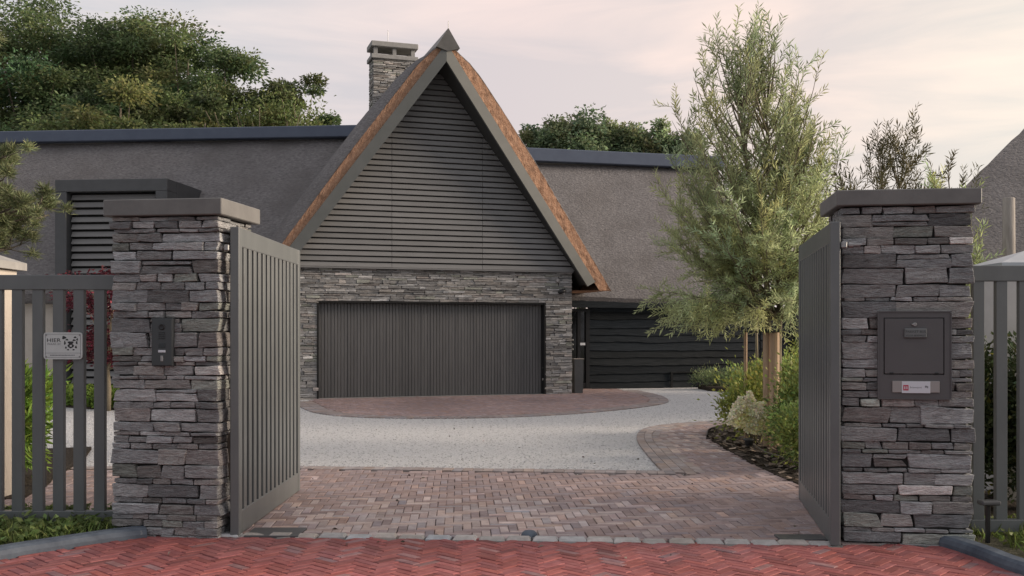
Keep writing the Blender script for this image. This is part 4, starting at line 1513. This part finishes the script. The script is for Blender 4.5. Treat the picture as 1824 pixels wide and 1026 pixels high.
gL = 'tall trees behind the left roof'
for (lab, cx, d, ty, rad, low, ncl, warm) in [
    ('broad dark green tree at the top left corner behind the thatched wing', -25, 44, -75, 4.8, 3.5, 150, -.02),
    ('tall dark tree second from the left edge behind the thatched wing', 110, 46, -35, 4.4, 3.5, 140, 0),
    ('tall rounded tree behind the left roof above the dormer', 235, 44, 12, 3.6, 3, 130, .02),
    ('dark tree with ragged top just left of the bare branched tree', 335, 43, 32, 3.3, 3, 120, .03),
    ('mid green tree above the stone pillar, lower than its left neighbours', 420, 42, 88, 2.9, 3, 105, .10),
    ('thin yellowish tree nearest the chimney, lowest of the group', 520, 41, 128, 2.3, 3, 60, .16),
    ('dark green crown filling the gap below the top left corner tree', 60, 42, 60, 3.6, 2.5, 120, 0),
    ('tall dark crown between the two tallest trees behind the roof', 180, 48, 8, 4.0, 3, 130, .02),
    ('low yellowish crown closest to the chimney behind the roof ridge', 560, 43, 178, 1.6, 3, 50, .14),
    ('light green spreading tree standing in front of the dark group', 215, 38, 135, 3.0, 3, 90, .10),
    ('light green low tree in front of the dark group toward the chimney', 365, 37, 165, 2.5, 3, 80, .14)]:
    big_tree('leafy_tree', lab, cx, d, ty, rad, low, 'leaf_dark', ncl, 400, (.17, .08), gL, warm)
# many stemmed thin branches below the yellowish tree
bt = thing('bare_branched_tree', 'many-stemmed tree with bare pale branches rising behind the roof ridge', 'tree', (W(470, CY, 39).x, 39, 0), 0)
mb = MB()
btips = []
for i in range(46):
    a = random.uniform(-1, 1); b = random.uniform(-.6, .6); h = random.uniform(7.8, 10.6)
    x1 = a * 1.9 - .25 + random.gauss(0, .2); btips.append((x1, b * 1.6, h))
    mb.tube([(a * .3, b * .3, 2), (a * 1.0, b, 5.2), (a * 1.6, b * 1.2, h - 1.6), (x1, b * 1.6, h)], [.06, .05, .035, .012], 5, cap=False)
part('branches', mb, M['pale_twig'], bt)
n = 46 * 90; P = np.repeat(np.array(btips), 90, 0) + np.clip(rng.normal(0, .5, (n, 3)), -1.2, 1.2) * np.array([.85, .85, .5])
leaves('crown', P, rdir(n), .17, .075, shade(n, .3, (1.2, 1.1, .9)), M['leaf_dark'], bt)

gM = 'row of far trees behind the right roof'
labs = ['small round tree at the left end of the far row beside the gable', 'bushy far tree second from the gable', 'tallest rounded tree of the far row behind the right roof',
        'narrow far tree right of the tallest one', 'far tree in the middle of the right-hand half of the row', 'dark far tree close to the young willow', 'far tree at the right end of the row half hidden by the willow']
for lab, (cx, ty, rad) in zip(labs, [(945, 208, 1.9), (985, 200, 2.1), (1038, 188, 2.4), (1082, 202, 1.9), (1125, 212, 2.1), (1168, 203, 2.1), (1215, 218, 2.2)]):
    big_tree('far_tree', lab, cx, 62, ty, rad * 1.05, 3, 'leaf_mid', 150, 260, (.23, .14), gM, .02, flat=1.1, conic=.2)


def willow(name, label, loc, h, spread, stem_h, nbr, cat='tree', seed=1, lean=0.0, lscale=1.0, dens=1.0, mat='leaf_willow', tone=(1, 1, 1), asym=0.0, low=.26, env=None):
    t = thing(name, label, cat, loc, 0)
    rnd = random.Random(seed)
    wood = MB()
    forks = []
    base_r = .05 * h / 5.5
    for s in (-1, 1):
        pts = [(s * .06, 0, 0), (s * .06, 0, stem_h * .8), (s * .09, .03 * s, stem_h * 1.25), (s * .16, .05 * s, stem_h * 1.8), (s * .18 - .22, .04 * s, h * .72), (s * .12 - .30, 0, h * .97)]
        wood.tube(pts, [base_r, base_r * .85, base_r * .8, base_r * .6, base_r * .3, .006], 9)
        forks.append(pts)
    def stem_at(i, z):
        pts = forks[i]
        for a, b in zip(pts[:-1], pts[1:]):
            if a[2] <= z <= b[2]:
                return Vector(a).lerp(Vector(b), (z - a[2]) / (b[2] - a[2] + 1e-6))
        return Vector(pts[-1])
    env = env or [(0, .2), (.25, .5), (.36, .84), (.44, .98), (.5, 1.0), (.56, .97), (.70, .82), (.82, .68), (.91, .50), (.97, .28), (1.0, .1)]
    P = []; D = []; LN = []; TT = []
    for b in range(nbr):
        f = (b + rnd.random()) / nbr
        az = b * 2.399 + rnd.uniform(-.7, .7)
        zt = h * (low + (1 - low) * f ** 1.15)
        r = spread * lerp_tab(env, zt / h) * (rnd.uniform(.3, 1) ** .7 * 1.06 if f < .75 else rnd.uniform(.15, 1.15)) * (1 + asym * math.cos(az))
        z0 = max(stem_h, min(zt - .45 - r * .8, h * .8))
        if f < .2: z0 = max(stem_h, zt - r * .45)
        s0 = stem_at(b % 2, z0)
        axis = stem_at(b % 2, min(zt, h * .96))
        droop = f < .14 and math.cos(az) < .2
        e = Vector((axis.x * .8 + r * math.cos(az), axis.y * .8 + r * math.sin(az), zt - (.22 * r if droop else 0)))
        c = s0.lerp(e, .55) + Vector((0, 0, .10 * r)) + Vector((math.cos(az), math.sin(az), 0)) * r * .12
        if f > .45: c = s0.lerp(e, .5) + Vector((math.cos(az), math.sin(az), 0)) * r * .28
        pts = [s0 * (1 - q) ** 2 + c * 2 * q * (1 - q) + e * q * q for q in [i / 7 for i in range(8)]]
        wood.tube(pts, [.015 * (1 - .85 * i / 7) * h / 5.5 for i in range(8)], 5, cap=False)
        tone_b = math.exp(rnd.gauss(.05 if f < .45 else -.25, .15)); wm = rnd.gauss(0, .06)  # upper branches darker: backlit silhouette put into the leaf tint
        nsh = max(4, int((5 + 13 * (r / spread)) * dens * (1 if f < .45 else max(.36, 1.25 - f * 1.05))))
        for k in range(nsh):
            q = rnd.uniform(.15, 1.0) ** .8
            o = s0 * (1 - q) ** 2 + c * 2 * q * (1 - q) + e * q * q
            dr = (e - c).normalized()
            up = .6 if f > .4 else .22
            dv = (dr * .55 + Vector((rnd.gauss(0, .55), rnd.gauss(0, .55), rnd.gauss(up, .42)))).normalized()
            L = rnd.uniform(.16, .46) * lscale
            if droop: dv = (dv + Vector((0, 0, -.6))).normalized()
            bend = Vector((rnd.gauss(0, .05), rnd.gauss(0, .05), rnd.gauss(-.05 if f < .4 else .01, .04)))
            m_ = o + dv * L * .5 + bend * .4; en = o + dv * L + bend
            wood.tube([o, m_, en], [.0035, .0025, .0012], 3, cap=False)
            nl = int(L / (.0125 * lscale * (1 if f < .45 else 1.35)))
            for i in range(nl):
                qq = (i + .6) / nl
                pp_ = o.lerp(m_, qq * 2) if qq < .5 else m_.lerp(en, qq * 2 - 1)
                an = i * 2.4 + rnd.uniform(-.5, .5)
                s1 = dv.orthogonal().normalized(); s2 = dv.cross(s1)
                dd = dv * rnd.uniform(.5, 1.1) + (s1 * math.cos(an) + s2 * math.sin(an)) * .65
                P.append(pp_[:]); D.append(dd[:]); LN.append(rnd.uniform(.05, .10) * lscale * (1 if f < .45 else 1.3))
                TT.append((tone_b * (1 + wm) * tone[0], tone_b * tone[1], tone_b * (1 - wm) * tone[2]))
    part('trunk', wood, M['twig'], t, True)
    n = len(P)
    T = np.array(TT) * np.exp(rng.normal(0, .2, n))[:, None]
    leaves('crown', np.array(P), np.array(D), np.array(LN), np.array(LN) * .16, T, M[mat], t, curl=.1)
    print(name, n, 'leaves')
    return t


wx = W(1378, CY, 12.6).x
WT = willow('young_willow', 'young grey-green willow with narrow leaves tied to timber stakes', (wx, 12.6, .05), 5.15, 1.26, 1.55, 225, seed=5, dens=1.12, lscale=1.0, asym=-.11, low=.365)
# stakes
def stake(label, px, topy, d, w, lean=0.0):
    x = W(px, CY, d).x; z = W(px, topy, d).z
    mb = MB()
    mb.tube([(x + lean, d, .05), (x + lean * .3, d, z * .6), (x, d, z - .015), (x, d, z)], [w, w, w, w * .85], 14)
    return top('tree_stake', mb, M['stake'], label, 'stake', smooth=False)


stake('thick pale timber stake left of the twin willow stems', 1366.5, 584, 12.45, .052)['group'] = 'tree stakes of the willow'
stake('thick pale timber stake in front of the right willow stem', 1380, 587, 12.35, .056)['group'] = 'tree stakes of the willow'
stake('slim pale stake standing apart to the left of the willow', 1328, 588, 12.9, .022)['group'] = 'tree stakes of the willow'
mb = MB()
a = W(1362, 591, 12.3)
mb.tube([W(1356, 589, 12.36), W(1372, 590, 12.28), W(1387, 589, 12.30), W(1390, 588, 12.5), W(1376, 588, 12.58), W(1357, 588.5, 12.55), W(1356, 589, 12.36)], .022, 6)
mb.tube([W(1326, 590, 12.88), W(1342, 592, 12.75), W(1360, 590, 12.5)], .010, 6)
top('tree_tie', mb, M['rubber'], 'black rubber tie strapped round the willow stems and stakes', 'tree tie')
sx_ = W(1346, CY, 14.5).x
mb = MB(); mb.tube([(sx_ + .03, 14.5, 0), (sx_ + .02, 14.5, 1.0), (sx_, 14.5, 2.0), (sx_ - .05, 14.5, 2.9)], [.022, .02, .016, .006], 7)
sap = thing('slender_sapling', 'slender sapling stem between the slim stake and the thick stakes', 'tree', (0, 0, 0))
sap.location = (sx_, 14.5, 0)
mb.v = [(v[0] - sx_, v[1] - 14.5, v[2]) for v in mb.v]
part('trunk', mb, M['pale_twig'], sap, True)
n = 900; P = np.stack([rng.normal(0, .25, n), rng.normal(0, .25, n), rng.normal(2.7, .32, n)], 1)
leaves('crown', P, rdir(n), .085, .016, shade(n, .2), M['leaf_willow'], sap)

RND = [(0, .2), (.45, .6), (.62, .95), (.78, 1.0), (.9, .85), (1.0, .5)]
q = W(1612, CY, 17)
willow('garden_tree', 'bushy dark leaved tree showing above the parcel box pillar', (q.x, 17, 0), 4.85, .72, 1.6, 90, seed=9, lscale=1.25, dens=.8, env=RND, mat='leaf_hedge', tone=(1.7, 1.2, 1.1))
q = W(1706, CY, 18)
willow('garden_tree', 'small leafy treetop just right of the parcel box pillar cap', (q.x, 18, 0), 4.4, .42, 1.6, 34, seed=12, lscale=1.25, dens=.75, env=RND, mat='leaf_hedge', tone=(1.7, 1.2, 1.1))
q = W(1535, CY, 16)
willow('garden_tree', 'dark leaved tree between the willow and the parcel box pillar', (q.x, 16, 0), 3.95, .7, 1.2, 46, seed=15, lscale=1.25, dens=.8, mat='leaf_hedge', tone=(1.7, 1.2, 1.1))
q = W(1752, CY, 10.5)
willow('pale_shrub_tree', 'pale green feathery shrub right of the parcel box pillar', (q.x - .08, 10.5, 0), 3.0, .38, .9, 50, seed=21, lscale=.8, dens=1.0, tone=(1.0, 1.05, .9))


def shrub(name, label, loc, rx, ry, h, n_cl, per, leaf, mat, group=None, cat='shrub', low=.12, tone=(1, 1, 1), stems=14, cs=.2, wide=.5):
    t = thing(name, label, cat, loc, 0, group)
    mb = MB(); P = []; D = []; T = []
    for i in range(n_cl):
        v = rdir(1)[0]; k = rng.uniform(.2, 1) ** .4
        p = np.array([v[0] * rx * k, v[1] * ry * k, low + (h - low) * (.5 + .5 * v[2] * k)])
        s = cs * rng.uniform(.7, 1.3)
        n = int(per * rng.uniform(.7, 1.3))
        q = rng.normal(0, .5, (n, 3)) * np.array([1, 1, .9])
        P.append(p + q * s); D.append(q + np.array([0, 0, .35]) + rng.normal(0, .4, (n, 3)))
        kk = math.exp(rng.normal(0, .2)); w = rng.normal(0, .07)
        T.append(shade(n, .22, (kk * (1 + w) * tone[0], kk * tone[1], kk * (1 - w) * tone[2])))
        if i < stems:
            mb.tube([(p[0] * .25, p[1] * .25, -.02), (p[0] * .6, p[1] * .6, p[2] * .5), tuple(p)], [.012, .009, .004], 5, cap=False)
    part('stems', mb, M['twig'], t)
    P = np.concatenate(P); P[:, 2] = np.maximum(P[:, 2], .02)
    n = len(P)
    leaves('foliage', P, np.concatenate(D), rng.uniform(.7, 1.25, n) * leaf, rng.uniform(.7, 1.25, n) * leaf * wide, np.concatenate(T), M[mat], t)
    return t


# hydrangea with white panicles and the shrubs round the willow
def ploc(px, d, z=.06):
    return (W(px, CY, d).x, d, z)


hy = shrub('hydrangea', 'low hydrangea with creamy white flower panicles at the bed tip', ploc(1345, 12.9), .36, .34, .78, 46, 85, .066, 'leaf_shrub', tone=(1.1, 1.0, .9), cs=.22)
fl = [(1335, 716), (1318, 726), (1342, 730), (1356, 735), (1310, 738), (1328, 746), (1345, 750), (1362, 748), (1338, 762), (1318, 755), (1376, 742), (1390, 733), (1352, 764), (1372, 765), (1305, 748)]
for (px, py) in fl:
    c = W(px, py - 5, 11.95 + random.uniform(-.14, .10))
    n = 420
    q = np.clip(rng.normal(0, 1, (n, 3)), -1.5, 1.5) * np.array([.036, .036, .052])
    k = (1.15 - (q[:, 2] + .08) / .2)[:, None]
    q[:, :2] *= np.clip(k, .3, 1.3)
    w = Vector(hy.location)
    leaves('flower_head', q + np.array([c.x - w.x, c.y - w.y, c.z - w.z]), rdir(n), .032, .03, shade(n, .12, (1, .99, .9) if random.random() < .75 else (1, .98, .74)), M['petal'], hy)
gS = 'green shrubs round the willow stakes'
for lab, px, d, rx, ry, h, n_cl in [
    ('bushy green shrub behind the white hydrangea and left of the stakes', 1345, 14.2, .30, .4, .98, 48),
    ('green shrub right of the stakes beside the gate leaf', 1412, 13.6, .36, .45, 1.05, 60),
    ('tall light green shrub closest to the open right gate', 1462, 11.6, .40, .5, 1.08, 80),
    ('dark leaved shrub at the foot of the thick stakes', 1432, 11.4, .22, .32, .50, 44),
    ('loose young shrub at the front of the bed by the gate', 1440, 10.5, .26, .35, .64, 48)]:
    shrub('garden_shrub', lab, ploc(px, d), rx, ry, h, n_cl, 95, .055, 'leaf_shrub', gS, tone=(1, 1, 1) if 'dark' not in lab else (.62, .75, .8), cs=.2)
shrub('tall_leafy_stem', 'tall leafy shoot rising beside the right gate behind the shrubs', ploc(1428, 14.5), .16, .2, 1.35, 20, 60, .055, 'leaf_shrub', cs=.16)
# drip hose and spot in the bed
mb = MB()
mb.tube([(*G(1342, 806), .10), (*G(1362, 818), .085), (*G(1395, 829), .09), (*G(1432, 842), .085), (*G(1470, 852), .09)], .010, 6)
top('drip_hose', mb, M['bark'], 'thin brown drip hose lying across the mulch bed', 'hose')
p = G(1334, 803)
mb = MB(); mb.lathe([(.045, 0), (.05, .05), (.062, .055), (.068, .075), (.06, .082), (.02, .082), (.001, .08)], 20, (p[0], p[1], .07))
top('garden_spotlight', mb, M['paint_dark'], 'small dark round garden spot in the mulch of the right bed', 'garden light', smooth=True)

# low lavender-like row behind, at the black wall
shrub('low_grey_shrub', 'low grey-green cushion plant along the black boarded wall', (*G(1290, 694), .1), .72, .3, .30, 60, 90, .07, 'leaf_willow', tone=(.62, .68, .62), cs=.22, wide=.12)

# hedge behind the right fence
for lab, x, y, rx, h in [('dark green hedge plant behind the right fence next to the pillar', 3.55, 8.15, .36, 1.40), ('dark green hedge plant behind the right fence at the picture edge', 4.2, 8.1, .40, 1.30)]:
    shrub('hedge_shrub', lab, (x, y, .02), rx, .25, h, 110, 90, .055, 'leaf_hedge', 'hedge plants behind the right fence', tone=(1, 1, 1), cs=.2)
hb = shrub('beech_shoots', 'yellowish green young shoots topping the hedge behind the right fence', (3.62, 8.2, .02), .22, .2, 1.62, 24, 26, .06, 'leaf_shrub', cs=.17, tone=(1.0, .8, .7))
# path light right
p = W(1760, 905, 6.72)
pt = thing('path_light', 'small black T-shaped path light by the right verge', 'garden light', (p.x, 6.72, .05), R(4))
mb = MB(); mb.bbox((-.016, -.012, 0), (.012, .012, .27), .004); part('post', mb, M['black'], pt)
mb = MB(); mb.bbox((-.065, -.05, .255), (.065, .03, .285), .008); part('lamp_head', mb, M['paint_dark'], pt)

# left side planting
shrub('bamboo_shrub', 'bright green narrow leaved plant behind the left fence', ploc(30, 9.75, .05), .13, .25, 1.08, 48, 48, .15, 'leaf_bright', cs=.2, wide=.22, tone=(1, 1, .9))
p = W(77, 866, 9.3)
sp = thing('spike_light', 'thin black garden spike light behind the left fence bars', 'garden light', (p.x, 9.3, .02), 0)
mb = MB(); mb.tube([(0, 0, 0), (0, 0, .22)], .030, 10); mb.tube([(0, 0, .22), (0, 0, .24)], .036, 10); part('housing', mb, M['black'], sp)
mb = MB(); mb.tube([(0, 0, .24), (.004, 0, .42), (.006, 0, .44)], [.012, .010, .014], 8); part('spike', mb, M['black'], sp)

# red maple in its bed
mt = thing('red_maple', 'dark red Japanese maple behind the left fence', 'tree', ploc(192, 18.6, .05), 0)
mb = MB(); P = []; D = []; T = []
mb.tube([(0, 0, -.05), (.02, 0, .35), (-.02, .02, .8), (.05, 0, 1.4)], [.055, .045, .035, .02], 8)
for i in range(52):
    z = random.uniform(.85, 2.6); r = .82 * math.sqrt(max(.08, 1 - ((z - 1.6) / 1.15) ** 2)); a = random.uniform(0, 6.28); k = random.uniform(.3, 1) ** .6
    p = np.array([r * k * math.cos(a), r * k * math.sin(a), z])
    mb.tube([(0, 0, .5 + z * .25), (p[0] * .5, p[1] * .5, z * .9), tuple(p)], [.014, .009, .003], 5, cap=False)
    n = 110; q = rng.normal(0, .5, (n, 3)) * np.array([.40, .40, .11])
    P.append(p + q); D.append(q * np.array([1, 1, .5]) + rng.normal(0, .1, (n, 3)) + np.array([0, 0, -.06])); kk = math.exp(rng.normal(0, .3)); T.append(shade(n, .25, (kk, kk, kk)))
part('trunk', mb, M['pale_twig'], mt, True)
P = np.concatenate(P); n = len(P)
leaves('crown', P, np.concatenate(D), rng.uniform(.06, .10, n), rng.uniform(.03, .05, n), np.concatenate(T), M['leaf_red'], mt)
# ground cover under it
n = 16000
P = []
while len(P) < n:
    x = random.uniform(-9.4, -5.4); y = random.uniform(18.3, 21.5)
    if inside((x, y), bedM_poly):
        h = .32 + .12 * noise.noise(Vector((x * 2, y * 2, 0)))
        P.append((x, y, random.uniform(.03, h)))
P = np.array(P)
o = leaves('ground_cover', P, rdir(n) + np.array([0, 0, .4]), .085, .05, shade(n, .28, (.95, .9, .7)), M['leaf_bright'])
tag(o, 'low green ground cover filling the bed under the red maple', 'ground cover', kind='stuff')


# pine at the left edge
pn = thing('pine_tree', 'pine with tufted needles reaching in from the left edge', 'tree', (-6.6, 11.2, 0), 0)
mb = MB(); mb.tube([(0, 0, -.05), (.05, 0, 1.5), (-.05, .05, 3.5), (.1, 0, 5.6)], [.13, .11, .085, .04], 10)
tips = []
for i in range(40):
    z = random.uniform(2.25, 3.45); a = random.uniform(-1.2, 1.0); L = random.uniform(.75, 1.5) * (1.0 if 2.35 < z < 3.3 else .75)
    s = Vector((0, 0, z - .15)); e = Vector((L * math.cos(a), L * math.sin(a) - .2, z + random.uniform(-.15, .2)))
    m_ = s.lerp(e, .55) + Vector((0, 0, -.12))
    mb.tube([s, m_, e], [.028, .018, .007], 6, cap=False)
    for k in range(9):
        q = random.uniform(.45, 1.0); o = s * (1 - q) ** 2 + m_ * 2 * q * (1 - q) + e * q * q
        t_ = o + Vector((random.gauss(0, .13), random.gauss(0, .13), random.gauss(.07, .09)))
        mb.tube([o, t_], [.006, .004], 4, cap=False); tips.append(t_)
for i in range(26):
    z = random.uniform(3.9, 5.2); a = random.uniform(-2.5, 2.5); L = random.uniform(.4, .85)
    s = Vector((.05, 0, z - .1)); e = Vector((L * math.cos(a), L * math.sin(a), z + .1)); mb.tube([s, e], [.02, .006], 5, cap=False)
    for k in range(7):
        t_ = s.lerp(e, random.uniform(.5, 1)) + Vector((random.gauss(0, .13), random.gauss(0, .13), random.gauss(.05, .1))); tips.append(t_)
part('trunk', mb, M['bark'], pn, True)
P = []; D = []; T = []
for t_ in tips:
    n = 110
    d_ = rdir(n) * np.array([1, 1, .8]) + np.array([.1, -.05, .5])
    P.append(np.tile(np.array(t_), (n, 1)) + rng.normal(0, .022, (n, 3))); D.append(d_); kk = math.exp(rng.normal(0, .2)); T.append(shade(n, .2, (kk, kk, kk)))
P = np.concatenate(P); n = len(P)
leaves('crown', P, np.concatenate(D), rng.uniform(.08, .13, n), .0085, np.concatenate(T), M['needle'], pn, curl=.05)

# weeds and grass on the verges
def off_kerb(x, y, gap=.19):
    for ln in (kerbL, kerbR):
        for a, b in zip(ln[:-1], ln[1:]):
            a = Vector(a[:2]); b = Vector(b[:2]); p = Vector((x, y)); d = b - a
            q = a + d * max(0, min(1, (p - a).dot(d) / d.length_squared))
            if (p - q).length < gap: return False
    return True


def verge_plants(name, label, poly, box, n_g, n_w, tone=(1, 1, 1)):
    P = []; D = []; LN = []; WD = []
    while len(P) < n_g:
        x = random.uniform(box[0], box[1]); y = random.uniform(box[2], box[3])
        if not inside((x, y), poly) or not off_kerb(x, y): continue
        if noise.noise(Vector((x * 3, y * 3, 4))) < -.25: continue
        P.append((x, y, .045)); D.append((random.gauss(0, .5), random.gauss(0, .5), 1)); LN.append(random.uniform(.05, .13)); WD.append(random.uniform(.004, .007))
    k = 0
    while k < n_w:
        x = random.uniform(box[0], box[1]); y = random.uniform(box[2], box[3])
        if not inside((x, y), poly) or not off_kerb(x, y, .21): continue
        k += 1
        m = random.randint(6, 13); hh = random.uniform(.02, .10)
        for i in range(m):
            a = random.uniform(0, 6.28)
            P.append((x + random.gauss(0, .02), y + random.gauss(0, .02), .05 + random.uniform(0, hh))); D.append((math.cos(a), math.sin(a), random.uniform(-.1, .9))); LN.append(random.uniform(.035, .085)); WD.append(random.uniform(.018, .04))
    n = len(P)
    o = leaves(name, np.array(P), np.array(D), np.array(LN), np.array(WD), shade(n, .3, tone), M['grass'])
    tag(o, label, 'weeds', kind='stuff')


verge_plants('verge_weeds', 'low weeds and grass on the verge below the left fence', vl, (-4.6, -2.45, 5.8, 7.75), 3600, 620)
verge_plants('verge_grass', 'patchy grass on the verge below the right fence', vr, (2.85, 5, 5.0, 7.3), 3000, 130, (1.0, .95, .8))

# a few dry leaves blown onto the paving
n = 60; P = []
for i in range(n):
    x = random.uniform(-2.2, 2.6); y = random.choice([random.uniform(6.2, 7.2), random.uniform(7, 10), random.uniform(10.5, 16)])
    P.append((x, y, .036 if y < 10.4 else .016))
D = np.stack([rng.normal(0, 1, n), rng.normal(0, 1, n), rng.normal(0, .12, n)], 1)
o = leaves('fallen_leaves', np.array(P), D, rng.uniform(.02, .05, n), rng.uniform(.012, .025, n), shade(n, .4), M['chip'], curl=.3)
tag(o, 'few small dry leaves lying on the paving of the entrance', 'dry leaves', kind='stuff')
